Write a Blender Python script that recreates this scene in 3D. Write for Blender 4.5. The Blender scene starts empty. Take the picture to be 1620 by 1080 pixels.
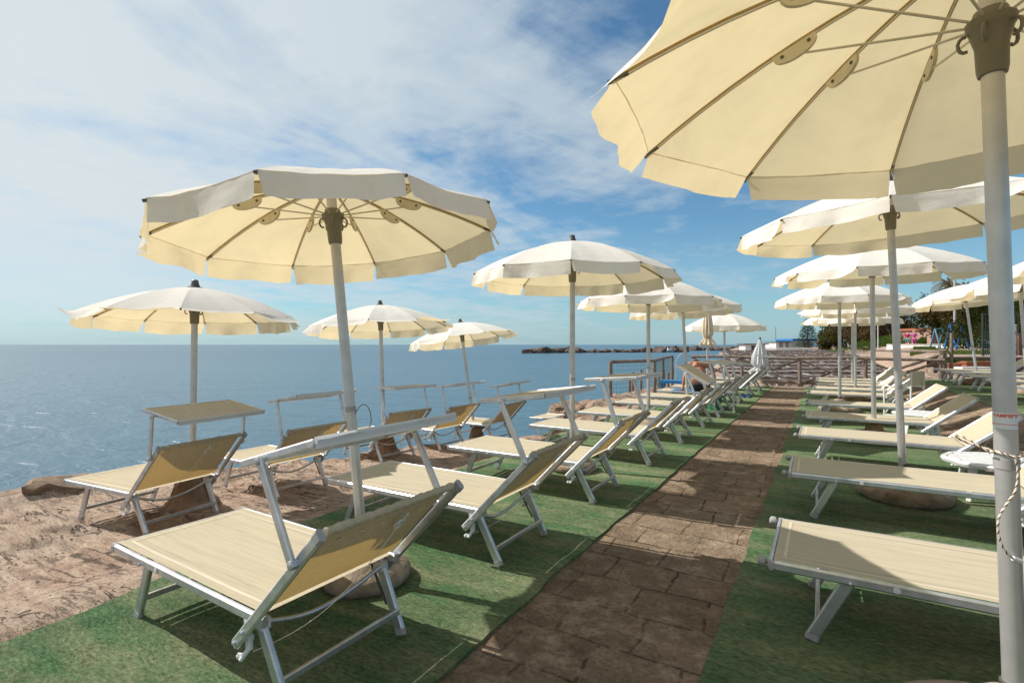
import bpy, math, random
from mathutils import Vector, Matrix, noise
R_=random.Random(7)
sc=bpy.context.scene; COL=sc.collection
PI=math.pi; rad=math.radians
CAM_H=1.6; YAW=math.atan2(490.,810.)
# ------------------------------------------------------------------ materials
def _nt(m):
    m.use_nodes=True; nt=m.node_tree; nt.nodes.clear(); return nt
def N(nt,t,**k):
    n=nt.nodes.new(t)
    for a,b in k.items():
        if a.startswith('i_'):
            key=a[2:]; key=int(key) if key.isdigit() else key.replace('_',' ')
            n.inputs[key].default_value=b
        else: setattr(n,a,b)
    return n
def ramp(nt,stops,interp='LINEAR'):
    n=nt.nodes.new('ShaderNodeValToRGB'); cr=n.color_ramp; cr.interpolation=interp
    while len(cr.elements)<len(stops): cr.elements.new(.5)
    for e,(p,c) in zip(cr.elements,stops):
        e.position=p; e.color=(c[0],c[1],c[2],1) if not isinstance(c,(int,float)) else (c,c,c,1)
    return n
def mixc(nt,a,b,f,blend='MIX'):
    n=nt.nodes.new('ShaderNodeMix'); n.data_type='RGBA'; n.blend_type=blend
    for s,v in ((6,a),(7,b)):
        if hasattr(v,'links'): nt.links.new(v,n.inputs[s])
        else: n.inputs[s].default_value=(v[0],v[1],v[2],1)
    if hasattr(f,'links'): nt.links.new(f,n.inputs[0])
    else: n.inputs[0].default_value=f
    return n.outputs[2]
def math_(nt,op,a,b=None,clamp=False):
    n=nt.nodes.new('ShaderNodeMath'); n.operation=op; n.use_clamp=clamp
    for s,v in ((0,a),(1,b)):
        if v is None: continue
        if hasattr(v,'links'): nt.links.new(v,n.inputs[s])
        else: n.inputs[s].default_value=v
    return n.outputs[0]
def noise_(nt,vec,scale,detail=4,rough=.55,dist=0):
    n=nt.nodes.new('ShaderNodeTexNoise'); n.inputs['Scale'].default_value=scale
    n.inputs['Detail'].default_value=detail; n.inputs['Roughness'].default_value=rough; n.inputs['Distortion'].default_value=dist
    if vec is not None: nt.links.new(vec,n.inputs['Vector'])
    return n.outputs['Fac']
def mapping(nt,vec,sc_=(1,1,1),rot=(0,0,0),loc=(0,0,0)):
    n=nt.nodes.new('ShaderNodeMapping'); n.inputs['Scale'].default_value=sc_; n.inputs['Rotation'].default_value=rot; n.inputs['Location'].default_value=loc
    nt.links.new(vec,n.inputs['Vector']); return n.outputs[0]
def bump(nt,h,strength,dist,normal=None):
    n=nt.nodes.new('ShaderNodeBump'); n.inputs['Strength'].default_value=strength; n.inputs['Distance'].default_value=dist
    nt.links.new(h,n.inputs['Height'])
    if normal is not None: nt.links.new(normal,n.inputs['Normal'])
    return n.outputs[0]
def out(nt,sh):
    o=nt.nodes.new('ShaderNodeOutputMaterial'); nt.links.new(sh,o.inputs['Surface']); return o
def pbsdf(nt,color,rough=.6,metal=0.,normal=None,spec=.5):
    b=nt.nodes.new('ShaderNodeBsdfPrincipled')
    if hasattr(color,'links'): nt.links.new(color,b.inputs['Base Color'])
    else: b.inputs['Base Color'].default_value=(*color,1)
    if hasattr(rough,'links'): nt.links.new(rough,b.inputs['Roughness'])
    else: b.inputs['Roughness'].default_value=rough
    b.inputs['Metallic'].default_value=metal; b.inputs['Specular IOR Level'].default_value=spec
    if normal is not None: nt.links.new(normal,b.inputs['Normal'])
    return b.outputs[0]
M={}
def ramp_out(nt,f,a,b,mx):
    k=ramp(nt,[(a,0.),(b,mx)]); nt.links.new(f,k.inputs[0]); return k.outputs[0]
def plain(name,c,rough=.6,metal=0.,var=.15,scale=8.,bmp=0.,bscale=60.,spec=.4):
    m=bpy.data.materials.new(name); nt=_nt(m)
    co=N(nt,'ShaderNodeTexCoord').outputs['Object']
    f=noise_(nt,co,scale,5,.6)
    lo=tuple(x*(1-var) for x in c); hi=tuple(min(1,x*(1+var)) for x in c)
    col=ramp(nt,[(.3,lo),(.7,hi)]); nt.links.new(f,col.inputs[0])
    nrm=None
    if bmp: nrm=bump(nt,noise_(nt,co,bscale,4),bmp,.01)
    out(nt,pbsdf(nt,col.outputs[0],rough,metal,nrm,spec)); M[name]=m; return m
def fabric(name,face,trans,tf,weave=True,streak=False,dirt=0.):
    m=bpy.data.materials.new(name); nt=_nt(m)
    co=N(nt,'ShaderNodeTexCoord').outputs['Object']
    oi=N(nt,'ShaderNodeObjectInfo').outputs['Random']
    if streak:
        st=noise_(nt,mapping(nt,co,(3,170,170)),1.,3,.7)
        st2=noise_(nt,mapping(nt,co,(1.2,40,40)),1.,3,.6)
        s=math_(nt,'ADD',math_(nt,'MULTIPLY',st,.65),math_(nt,'MULTIPLY',st2,.35))
        k=ramp(nt,[(.30,tuple(x*.66 for x in face)),(.50,face),(.70,tuple(min(1,x*1.22) for x in face))]); nt.links.new(s,k.inputs[0])
        col=k.outputs[0]
        hh=math_(nt,'ADD',st,noise_(nt,mapping(nt,co,(600,900,900)),1.,1))
        nrm=bump(nt,hh,.35,.002)
    else:
        s=noise_(nt,co,2.2,7,.68,.6); k=ramp(nt,[(.33,tuple(x*(.93-dirt) for x in face)),(.5,tuple(x*.985 for x in face)),(.65,face)]); nt.links.new(s,k.inputs[0]); col=k.outputs[0]
        nrm=bump(nt,math_(nt,'ADD',noise_(nt,co,6.,5,.6,.8),math_(nt,'MULTIPLY',noise_(nt,co,700.,1),.05)),.22,.03)
    col=mixc(nt,col,tuple(x*.86 for x in face),math_(nt,'MULTIPLY',oi,.35))
    d=nt.nodes.new('ShaderNodeBsdfDiffuse'); nt.links.new(col,d.inputs[0]); nt.links.new(nrm,d.inputs['Normal'])
    t=nt.nodes.new('ShaderNodeBsdfTranslucent'); tc=mixc(nt,tuple(x*.88 for x in trans),trans,ramp_out(nt,s,.32,.58,1.))
    nt.links.new(tc,t.inputs[0])
    mx=nt.nodes.new('ShaderNodeMixShader'); mx.inputs[0].default_value=tf
    nt.links.new(d.outputs[0],mx.inputs[1]); nt.links.new(t.outputs[0],mx.inputs[2])
    out(nt,mx.outputs[0]); M[name]=m
fabric('canvas',(.80,.77,.715),(.98,.80,.46),.305,dirt=.02)
fabric('tape',(.50,.37,.18),(.6,.4,.12),.2)
fabric('textilene',(.54,.475,.35),(.52,.32,.08),.18,streak=True)
fabric('hem_cloth',(.70,.63,.49),(.6,.45,.16),.2,streak=True)
fabric('white_cloth',(.64,.65,.68),(.8,.8,.8),.25)
fabric('folded_canvas',(.80,.70,.55),(.8,.6,.35),.15,dirt=.12)
def metal_mat():
    m=bpy.data.materials.new('aluminium'); nt=_nt(m)
    co=N(nt,'ShaderNodeTexCoord').outputs['Object']
    f=noise_(nt,co,9.,5,.65); g=noise_(nt,mapping(nt,co,(3,90,90)),1.,3)
    c=ramp(nt,[(.25,(.42,.43,.45)),(.6,(.60,.615,.64)),(.8,(.68,.69,.70))]); nt.links.new(f,c.inputs[0])
    r=ramp(nt,[(.2,.30),(.8,.52)]); nt.links.new(g,r.inputs[0])
    out(nt,pbsdf(nt,c.outputs[0],r.outputs[0],.82,bump(nt,g,.05,.002))); M['aluminium']=m
metal_mat()
plain('pole_metal',(.50,.49,.48),.36,.6,.10,9,.03,60)
plain('steel_dark',(.10,.095,.08),.5,.4,.2)
plain('olive_plastic',(.175,.158,.115),.45,0,.15)
plain('grey_plastic',(.30,.285,.285),.5,0,.1)
plain('white_plastic',(.60,.60,.59),.38,0,.06)
plain('joint_plastic',(.62,.55,.40),.5,0,.08)
plain('rib_rod',(.60,.55,.46),.4,.3,.1)
plain('concrete',(.29,.225,.165),.9,0,.4,9,1.,45)
plain('cast_stone',(.26,.18,.12),.9,0,.35,6,.7,30)
plain('white_stone',(.62,.60,.56),.8,0,.12,8,.3,40)
plain('old_wood',(.19,.145,.115),.85,0,.45,9,.6,30)
plain('grey_wood',(.19,.16,.145),.85,0,.45,3,.5,20)
plain('pale_wood',(.44,.40,.38),.8,0,.2,3)
plain('bark',(.12,.085,.06),.9,0,.4,6,.8,12)
plain('terracotta',(.30,.10,.05),.75,0,.15,6)
plain('sky_blue_paint',(.09,.22,.31),.5,0,.1)
plain('roof_blue',(.03,.15,.42),.5,0,.12,2)
plain('white_wall',(.72,.71,.70),.8,0,.08,1)
plain('pink_wall',(.34,.20,.165),.85,0,.15,2)
plain('dark_glass',(.03,.04,.05),.1,0,.1)
plain('dark_green_metal',(.015,.03,.022),.5,0,.2)
plain('wire',(.12,.17,.16),.5,.3,.1)
plain('skin',(.36,.16,.105),.55,0,.14,9)
plain('pale_skin',(.55,.33,.24),.55,0,.1,9)
plain('magenta_cloth',(.40,.02,.12),.85,0,.15)
plain('pink_cloth',(.45,.09,.28),.85,0,.25,14)
plain('teal_cloth',(.10,.28,.34),.85,0,.15)
plain('dark_cloth',(.02,.02,.025),.85,0,.2)
plain('blue_cloth',(.02,.16,.36),.85,0,.2)
plain('navy_cloth',(.02,.05,.14),.8,0,.2)
plain('hair',(.16,.12,.09),.7,0,.3)
plain('straw',(.6,.5,.36),.8,0,.1)
plain('green_plastic',(.02,.22,.08),.4,0,.1)
plain('red_ink',(.62,.08,.03),.6,0,.05)
plain('sticker',(.66,.67,.70),.5,0,.05)
plain('rope_white',(.70,.62,.52),.85,0,.1)
plain('rope_brown',(.13,.07,.045),.85,0,.2)
plain('rock_dark',(.10,.072,.058),.92,0,.5,2.5,.8,9)
plain('rock_brown',(.20,.135,.09),.92,0,.45,3.5,.9,12)
plain('stone_wall',(.12,.08,.065),.9,0,.5,5,.8,14)
plain('sand_bank',(.50,.42,.34),.95,0,.2,1)
def leaf_mat(name,a,b,c):
    m=bpy.data.materials.new(name); nt=_nt(m)
    co=N(nt,'ShaderNodeTexCoord').outputs['Object']
    f=noise_(nt,co,.9,4,.7); k=ramp(nt,[(.3,a),(.5,b),(.7,c)]); nt.links.new(f,k.inputs[0])
    d=nt.nodes.new('ShaderNodeBsdfDiffuse'); nt.links.new(k.outputs[0],d.inputs[0])
    t=nt.nodes.new('ShaderNodeBsdfTranslucent'); nt.links.new(k.outputs[0],t.inputs[0])
    mx=nt.nodes.new('ShaderNodeMixShader'); mx.inputs[0].default_value=.3
    nt.links.new(d.outputs[0],mx.inputs[1]); nt.links.new(t.outputs[0],mx.inputs[2]); out(nt,mx.outputs[0]); M[name]=m
leaf_mat('leaf_tamarisk',(.030,.034,.012),(.075,.055,.022),(.13,.08,.04))
leaf_mat('leaf_olive',(.022,.030,.010),(.055,.062,.018),(.11,.09,.035))
leaf_mat('leaf_conifer',(.02,.045,.03),(.03,.06,.035),(.045,.08,.045))
leaf_mat('leaf_bush',(.035,.07,.012),(.06,.10,.02),(.09,.12,.03))
leaf_mat('leaf_palm',(.13,.10,.065),(.22,.175,.12),(.09,.10,.04))
leaf_mat('grass_blade',(.05,.09,.015),(.09,.13,.03),(.17,.16,.06))
def ground_mat():
    m=bpy.data.materials.new('rock_ground'); nt=_nt(m)
    co=N(nt,'ShaderNodeTexCoord').outputs['Object']
    big=noise_(nt,co,.8,6,.6); fine=noise_(nt,co,9.,8,.72); grain=noise_(nt,co,42.,6,.78)
    strata=noise_(nt,mapping(nt,co,(1.1,6.5,4),(0,0,rad(14))),1.6,7,.68,.6)
    k=ramp(nt,[(.34,(.17,.115,.085)),(.46,(.37,.255,.19)),(.56,(.47,.355,.265)),(.70,(.58,.46,.35))])
    s=math_(nt,'ADD',math_(nt,'MULTIPLY',strata,.55),math_(nt,'MULTIPLY',fine,.45)); nt.links.new(s,k.inputs[0])
    pk=mixc(nt,k.outputs[0],(.46,.375,.305),ramp_out(nt,big,.45,.7,.55))
    sp=ramp(nt,[(.36,(.34,.31,.29)),(.47,(.88,.87,.86)),(.66,(1.14,1.13,1.12))]); nt.links.new(grain,sp.inputs[0])
    col=mixc(nt,pk,sp.outputs[0],.8,'MULTIPLY')
    v=nt.nodes.new('ShaderNodeTexVoronoi'); v.feature='DISTANCE_TO_EDGE'; v.inputs['Scale'].default_value=1.25
    nt.links.new(mapping(nt,co,(.8,2.2,1),(0,0,rad(18))),v.inputs['Vector'])
    wob=math_(nt,'ADD',v.outputs['Distance'],math_(nt,'MULTIPLY',math_(nt,'SUBTRACT',fine,.5),.16))
    crack=ramp(nt,[(.0,0.),(.022,1.)]); nt.links.new(wob,crack.inputs[0])
    ck=math_(nt,'MAXIMUM',crack.outputs[0],ramp_out(nt,big,.42,.52,1.))
    h=math_(nt,'ADD',math_(nt,'ADD',math_(nt,'MULTIPLY',strata,.55),math_(nt,'MULTIPLY',fine,.35)),math_(nt,'ADD',math_(nt,'MULTIPLY',ck,.12),math_(nt,'MULTIPLY',grain,.07)))
    l1=noise_(nt,mapping(nt,co,(.9,5.5,3),(0,0,rad(10)),(3,7,0)),1.5,6,.6,.35)
    ln=ramp(nt,[(.0,0.),(.016,1.)]); nt.links.new(math_(nt,'ABSOLUTE',math_(nt,'SUBTRACT',l1,.5)),ln.inputs[0])
    l2=math_(nt,'MAXIMUM',ln.outputs[0],ramp_out(nt,noise_(nt,co,1.9,4),.40,.55,1.))
    ck=math_(nt,'MULTIPLY',ck,l2)
    h=math_(nt,'ADD',h,math_(nt,'MULTIPLY',l2,.22))
    col=mixc(nt,(.12,.085,.065),col,ck)
    out(nt,pbsdf(nt,col,.93,0,bump(nt,h,1.,.10),.2)); M['rock_ground']=m
ground_mat()
def path_mat():
    m=bpy.data.materials.new('dusty_paving'); nt=_nt(m)
    co=N(nt,'ShaderNodeTexCoord').outputs['Object']
    fine=noise_(nt,co,7.,8,.7); grain=noise_(nt,co,38.,6,.8); big=noise_(nt,co,1.3,4)
    wv=nt.nodes.new('ShaderNodeVectorMath'); wv.operation='ADD'
    nz=nt.nodes.new('ShaderNodeTexNoise'); nz.inputs['Scale'].default_value=3.; nz.inputs['Detail'].default_value=5; nt.links.new(co,nz.inputs['Vector'])
    sub=nt.nodes.new('ShaderNodeVectorMath'); sub.operation='MULTIPLY_ADD'; sub.inputs[1].default_value=(.10,.10,0); sub.inputs[2].default_value=(-.05,-.05,0)
    nt.links.new(nz.outputs['Color'],sub.inputs[0]); nt.links.new(co,wv.inputs[0]); nt.links.new(sub.outputs[0],wv.inputs[1])
    b=nt.nodes.new('ShaderNodeTexBrick'); b.inputs['Scale'].default_value=1.; b.inputs['Brick Width'].default_value=.43; b.inputs['Row Height'].default_value=.37
    b.inputs['Mortar Size'].default_value=.010; b.inputs['Mortar Smooth'].default_value=.6; b.offset=.35
    nt.links.new(wv.outputs[0],b.inputs['Vector'])
    b.inputs['Color1'].default_value=(.32,.235,.165,1); b.inputs['Color2'].default_value=(.20,.14,.095,1); b.inputs['Mortar'].default_value=(.105,.075,.055,1)
    cover=ramp_out(nt,math_(nt,'ADD',math_(nt,'MULTIPLY',big,.5),math_(nt,'MULTIPLY',fine,.5)),.36,.55,.92)
    k=ramp(nt,[(.36,(.085,.062,.042)),(.5,(.225,.165,.112)),(.64,(.42,.325,.235))]); nt.links.new(math_(nt,'ADD',math_(nt,'MULTIPLY',fine,.55),math_(nt,'MULTIPLY',noise_(nt,co,2.2,5,.7,.5),.45)),k.inputs[0])
    col=mixc(nt,b.outputs['Color'],k.outputs[0],cover)
    sp=ramp(nt,[(.36,(.45,.42,.40)),(.5,(1,1,1)),(.64,(1.14,1.12,1.10))]); nt.links.new(grain,sp.inputs[0])
    col=mixc(nt,col,sp.outputs[0],.75,'MULTIPLY')
    hm=math_(nt,'MULTIPLY',b.outputs['Fac'],math_(nt,'SUBTRACT',1.,cover))
    h=math_(nt,'ADD',math_(nt,'ADD',math_(nt,'MULTIPLY',fine,.5),math_(nt,'MULTIPLY',grain,.12)),math_(nt,'MULTIPLY',hm,-.35))
    out(nt,pbsdf(nt,col,.95,0,bump(nt,h,1.,.10),.1)); M['dusty_paving']=m
path_mat()
def mat_mat(nm='green_matting',w0=.42,w1=.64):
    m=bpy.data.materials.new(nm); nt=_nt(m)
    co=N(nt,'ShaderNodeTexCoord').outputs['Object']
    big=noise_(nt,co,1.1,6,.65,.4); fil=noise_(nt,mapping(nt,co,(30,120,60),(0,0,rad(8))),1.,5,.8); med=noise_(nt,co,22.,6,.78)
    fib=noise_(nt,co,420.,2,.6)
    k=ramp(nt,[(.36,(.034,.102,.036)),(.5,(.088,.21,.08)),(.63,(.23,.37,.175))]); 
    nt.links.new(math_(nt,'ADD',math_(nt,'MULTIPLY',fil,.55),math_(nt,'ADD',math_(nt,'MULTIPLY',med,.25),math_(nt,'MULTIPLY',fib,.2))),k.inputs[0])
    sx=noise_(nt,mapping(nt,co,(.8,3.2,1)),1.3,6,.66,.5)
    worn=ramp_out(nt,math_(nt,'ADD',math_(nt,'MULTIPLY',sx,.62),math_(nt,'MULTIPLY',fib,.38)),w0,w1,.80)
    col=mixc(nt,k.outputs[0],(.44,.40,.235),worn)
    dk=ramp(nt,[(.3,(.62,.65,.62)),(.6,(1,1,1))]); nt.links.new(big,dk.inputs[0])
    col=mixc(nt,col,dk.outputs[0],1.,'MULTIPLY')
    tuft=noise_(nt,mapping(nt,co,(26,58,30),(0,0,rad(12))),1.,4,.75)
    tk=ramp(nt,[(.33,(.50,.52,.50)),(.5,(1,1,1)),(.66,(1.42,1.38,1.35))]); nt.links.new(tuft,tk.inputs[0])
    col=mixc(nt,col,tk.outputs[0],1.,'MULTIPLY')
    med=math_(nt,'ADD',med,tuft)
    h=math_(nt,'ADD',math_(nt,'MULTIPLY',fil,.6),math_(nt,'ADD',math_(nt,'MULTIPLY',fib,.4),math_(nt,'MULTIPLY',med,.8)))
    out(nt,pbsdf(nt,col,.9,0,bump(nt,h,1.,.03),.2)); M[nm]=m
mat_mat(); mat_mat('worn_matting',.40,.66)
def sea_mat():
    m=bpy.data.materials.new('sea_water'); nt=_nt(m)
    co=N(nt,'ShaderNodeTexCoord').outputs['Object']
    r=(0,0,rad(-28))
    w1=noise_(nt,mapping(nt,co,(.26,.72,1),r),1.,4,.6,.5)
    w2=noise_(nt,mapping(nt,co,(1.1,2.6,1),r),1.,4,.6,.7)
    w3=noise_(nt,mapping(nt,co,(4.,8.,1),(0,0,rad(15))),1.,3,.6)
    w0=noise_(nt,mapping(nt,co,(.035,.09,1),r),1.,4,.6)
    h=math_(nt,'ADD',math_(nt,'ADD',math_(nt,'MULTIPLY',w1,.85),math_(nt,'MULTIPLY',w2,.24)),math_(nt,'ADD',math_(nt,'MULTIPLY',w3,.03),math_(nt,'MULTIPLY',w0,.8)))
    gust=noise_(nt,mapping(nt,co,(.004,.02,1),r),1.,5,.6)
    k=ramp(nt,[(.3,(.030,.082,.125)),(.7,(.048,.108,.148))]); nt.links.new(gust,k.inputs[0])
    b=nt.nodes.new('ShaderNodeBsdfPrincipled'); nt.links.new(k.outputs[0],b.inputs['Base Color'])
    b.inputs['Roughness'].default_value=.28; b.inputs['IOR'].default_value=1.33
    nt.links.new(bump(nt,h,1.,.27),b.inputs['Normal']); out(nt,b.outputs[0]); M['sea_water']=m
sea_mat()
# ------------------------------------------------------------------ mesh builder
class MB:
    def __init__(s): s.v=[]; s.f=[]
    def add(s,vs,fs):
        o=len(s.v); s.v+= [tuple(x) for x in vs]; s.f+=[tuple(i+o for i in f) for f in fs]
    def bar(s,p0,p1,w,h=None,up=(0,0,1),ch=.22,scale1=1.):
        h=h or w; p0=Vector(p0); p1=Vector(p1); d=(p1-p0).normalized(); u=Vector(up)
        if abs(d.dot(u))>.98: u=Vector((1,0,0)) if abs(d.x)<.9 else Vector((0,1,0))
        a=d.cross(u).normalized(); b=a.cross(d)
        c=min(w,h)*ch; W=w/2; H=h/2
        pr=[(W,-H+c),(W,H-c),(W-c,H),(-W+c,H),(-W,H-c),(-W,-H+c),(-W+c,-H),(W-c,-H)]
        vs=[p0+a*x+b*y for x,y in pr]+[p1+(a*x+b*y)*scale1 for x,y in pr]; n=8
        fs=[(i,(i+1)%n,n+(i+1)%n,n+i) for i in range(n)]+[tuple(range(n-1,-1,-1)),tuple(range(n,2*n))]
        s.add(vs,fs)
    def box(s,c,size,rz=0):
        x,y,z=[q/2 for q in size]; m=Matrix.Rotation(rz,3,'Z'); c=Vector(c)
        vs=[c+m@Vector((i*x,j*y,k*z)) for k in (-1,1) for j in (-1,1) for i in (-1,1)]
        s.add(vs,[(0,2,3,1),(4,5,7,6),(0,1,5,4),(2,6,7,3),(0,4,6,2),(1,3,7,5)])
    def tube(s,pts,r,n=8,closed=False):
        P=[Vector(p) for p in pts]; m=len(P); rs=r if isinstance(r,(list,tuple)) else [r]*m
        vs=[];up=None
        for i,p in enumerate(P):
            if closed: t=P[(i+1)%m]-P[i-1]
            else: t=P[min(i+1,m-1)]-P[max(i-1,0)]
            t.normalize()
            if up is None:
                up=Vector((0,0,1)) if abs(t.z)<.9 else Vector((1,0,0))
            a=t.cross(up)
            if a.length<1e-6: a=t.orthogonal()
            a.normalize(); up=a.cross(t)
            for k in range(n):
                q=2*PI*k/n; vs.append(p+a*math.cos(q)*rs[i]+up*math.sin(q)*rs[i])
        fs=[]
        for i in range(m if closed else m-1):
            j=(i+1)%m
            fs+=[(i*n+k,i*n+(k+1)%n,j*n+(k+1)%n,j*n+k) for k in range(n)]
        if not closed: fs+=[tuple(range(n-1,-1,-1)),tuple((m-1)*n+k for k in range(n))]
        s.add(vs,fs)
    def lathe(s,prof,n=24,c=(0,0,0),flute=0,fn=10,axis=None):
        c=Vector(c); vs=[]
        q=Matrix.Identity(3) if axis is None else Vector((0,0,1)).rotation_difference(Vector(axis)).to_matrix()
        for r,z in prof:
            for k in range(n):
                a=2*PI*k/n; rr=r*(1+flute*math.cos(fn*a)) if flute else r
                vs.append(c+q@Vector((rr*math.cos(a),rr*math.sin(a),z)))
        fs=[]
        for i in range(len(prof)-1):
            fs+=[(i*n+k,i*n+(k+1)%n,(i+1)*n+(k+1)%n,(i+1)*n+k) for k in range(n)]
        fs+=[tuple(range(n-1,-1,-1)),tuple((len(prof)-1)*n+k for k in range(n))]
        s.add(vs,fs)
    def grid(s,fn,nu,nv):
        vs=[fn(i/nu,j/nv) for j in range(nv+1) for i in range(nu+1)]; w=nu+1
        s.add(vs,[(j*w+i,j*w+i+1,(j+1)*w+i+1,(j+1)*w+i) for j in range(nv) for i in range(nu)])
    def mesh(s,name,mat,sharp=35):
        me=bpy.data.meshes.new(name); me.from_pydata(s.v,[],s.f); me.update()
        me.materials.append(M[mat])
        me.polygons.foreach_set('use_smooth',[True]*len(me.polygons))
        me.set_sharp_from_angle(angle=rad(sharp)); return me
    def build(s,name,mat,parent=None,loc=None,sharp=35):
        o=bpy.data.objects.new(name,s.mesh(name,mat,sharp)); COL.objects.link(o)
        if parent: o.parent=parent
        if loc: o.location=loc
        return o
def tag(o,label=None,cat=None,group=None,kind=None):
    if label: o['label']=label
    if cat: o['category']=cat
    if group: o['group']=group
    if kind: o['kind']=kind
    return o
def empty(name,loc,rz=0,label=None,cat=None,group=None):
    o=bpy.data.objects.new(name,None); o.empty_display_size=.2; COL.objects.link(o); o.location=loc; o.rotation_euler=(0,0,rz)
    return tag(o,label,cat,group)
def copy_tree(o,parent=None):
    c=o.copy(); COL.objects.link(c); c.parent=parent
    for ch in list(o.children): copy_tree(ch,c)
    return c
def sm(x,a,b):
    t=max(0,min(1,(x-a)/(b-a))); return t*t*(3-2*t)
def fb(x,y,z=0.,o=4): return noise.fractal(Vector((x,y,z)),1.,2.,o)
# ------------------------------------------------------------------ terrain
SEA=-1.1
def shore(v):
    if v<2: u=-8.3
    elif v<12: u=-8.3+1.3*sm(v,2,10)+1.2*sm(v,9,12.5)
    elif v<22: u=-5.8
    else: u=-5.8-.125*(v-22)
    return u+.35*fb(v*.35,3.3)+.12*fb(v*1.7,9.1)
def gz(u,v,rough=True):
    zs=max(-.6,-.08-.047*v) if v>0 else -.08
    zl=-sm(-u,4.0,4.9)*(-zs)*(1-sm(v,11,13.5))
    zr=.40*sm(u,1.75,3.1)
    z=zl+zr
    b=sm(v,22.6,24.2)
    if b>0:
        P=sm(u-(.7+.055*v),0,2.8)
        if u>3.3: P=min(P,sm(v-(27.9+.55*(u-4)),-.3,.15)) if v<40 else P
        base=-.75 if u<3.3 else .4
        if u>=2.2 and v<40:
            base=-.75+1.15*sm(u,2.2,3.6)
        up=1.08+.25*sm(v,32,60)
        z=z*(1-b)+b*(base+(up-base)*P)
        z+=b*sm(v,90,160)*(1-P)*.9
    s=u-shore(v)
    if s<.9:
        n=fb(u*1.1,v*1.1,2.)
        z-= (1-sm(s,-1.2,.5))*1.7
        if rough and v<24: z+= .16*sm(s,-.8,.2)*(1-sm(s,.3,.9))*max(0,n+.3)
    if rough and u<-3.8 and v<24:
        k=sm(-u,3.8,4.7)
        n1=fb(u*.9+4,v*2.2,1.); n2=fb(u*4.,v*6.,5.)
        z+=k*(.022*n1+.010*n2+.009*fb(u*9,v*17,2.,3)+.006*fb(u*23,v*31,4.,2))
        c=fb(u*.6+11,v*1.2,7.,3)
        if c>.22: z-=k*.06*sm(c,.22,.30)
    return z
def lines(segs):
    L=[]
    for a,b,st in segs:
        n=max(1,int(round((b-a)/st))); L+=[a+(b-a)*i/n for i in range(n)]
    L.append(segs[-1][1]); return L
US=lines([(-60,-14,4),(-14,-9.4,.6),(-9.4,-3.7,.045),(-3.7,3.6,.35),(3.6,12,.6),(12,30,2),(30,300,18)])
VS=lines([(-8,-1,.8),(-1,6,.045),(6,9,.08),(9,24.4,.16),(24.4,33,.5),(33,60,1.5),(60,420,12)])
tb=MB(); w=len(US)
tb.v=[(u,v,gz(u,v)) for v in VS for u in US]
tb.f=[(j*w+i,j*w+i+1,(j+1)*w+i+1,(j+1)*w+i) for j in range(len(VS)-1) for i in range(w-1)]
tag(tb.build('ground','rock_ground',sharp=60),kind='structure')
sb=MB(); sb.add([(-20000,-20000,SEA),(20000,-20000,SEA),(20000,20000,SEA),(-20000,20000,SEA)],[(0,1,2,3)])
tag(sb.build('sea','sea_water'),kind='structure')
# walkway paving and mats
def sheet(u0,u1,v0,v1,top,name,mat,seed,amp,wob,nu,nv,label=None,kind=None,cat=None,follow=False,taper=None,group=None):
    b=MB()
    def P(s,t):
        v=v0+(v1-v0)*t; ul=u0+(taper(v) if taper else 0); u=ul+(u1-ul)*s
        edge=abs(s-.5)*2
        u+=wob*fb(v*1.3,seed,edge>.99 and s or 0)*(edge**6)
        z=top+amp*fb(u*1.6,v*2.1,seed)+amp*.5*fb(u*5,v*7,seed)
        if follow: z+=gz(u,v,False)
        return Vector((u,v,z))
    b.grid(P,nu,nv)
    n=nu+1; o=len(b.v)
    ring=[i for i in range(n)]+[j*n+nu for j in range(1,nv+1)]+[nv*n+i for i in range(nu-1,-1,-1)]+[j*n for j in range(nv-1,0,-1)]
    b.v+=[(b.v[i][0],b.v[i][1],b.v[i][2]-top-.03) for i in ring]; m=len(ring)
    b.f+=[(ring[(k+1)%m],ring[k],o+k,o+(k+1)%m) for k in range(m)]
    ob=b.build(name,mat,sharp=50); return tag(ob,label,cat,group,kind)
sheet(-1.75,-.35,-3,22.4,.006,'walkway','dusty_paving',3.1,.005,0,14,180,kind='structure')
sheet(1.6,2.95,-3,22.3,.012,'walkway','dusty_paving',5.1,.005,0,14,120,kind='structure',follow=True)
sheet(-3.95,-1.58,-2.5,21.7,.028,'beach_mat','green_matting',1.7,.007,.05,30,260,'long green mat left of the path under the loungers facing the sea','mat',None) if False else None
tp=lambda v:.27*(1-sm(v,.6,3.0))
tag(sheet(-3.96,-1.57,-2.5,21.7,.026,'beach_mat','green_matting',1.7,.007,.03,34,300,taper=tp),'green matting strip between the pinkish rock and the brown path','mat','green beach mats')
tag(sheet(-.50,1.74,-2.5,21.9,.026,'beach_mat','worn_matting',8.7,.006,.025,30,260),'green matting strip right of the brown path, mostly in parasol shade','mat','green beach mats')
tag(sheet(2.85,5.2,6,22.2,.03,'beach_mat','green_matting',12.7,.006,.04,20,160,follow=True),'raised green matting strip under the back row of loungers at right','mat','green beach mats')
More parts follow.
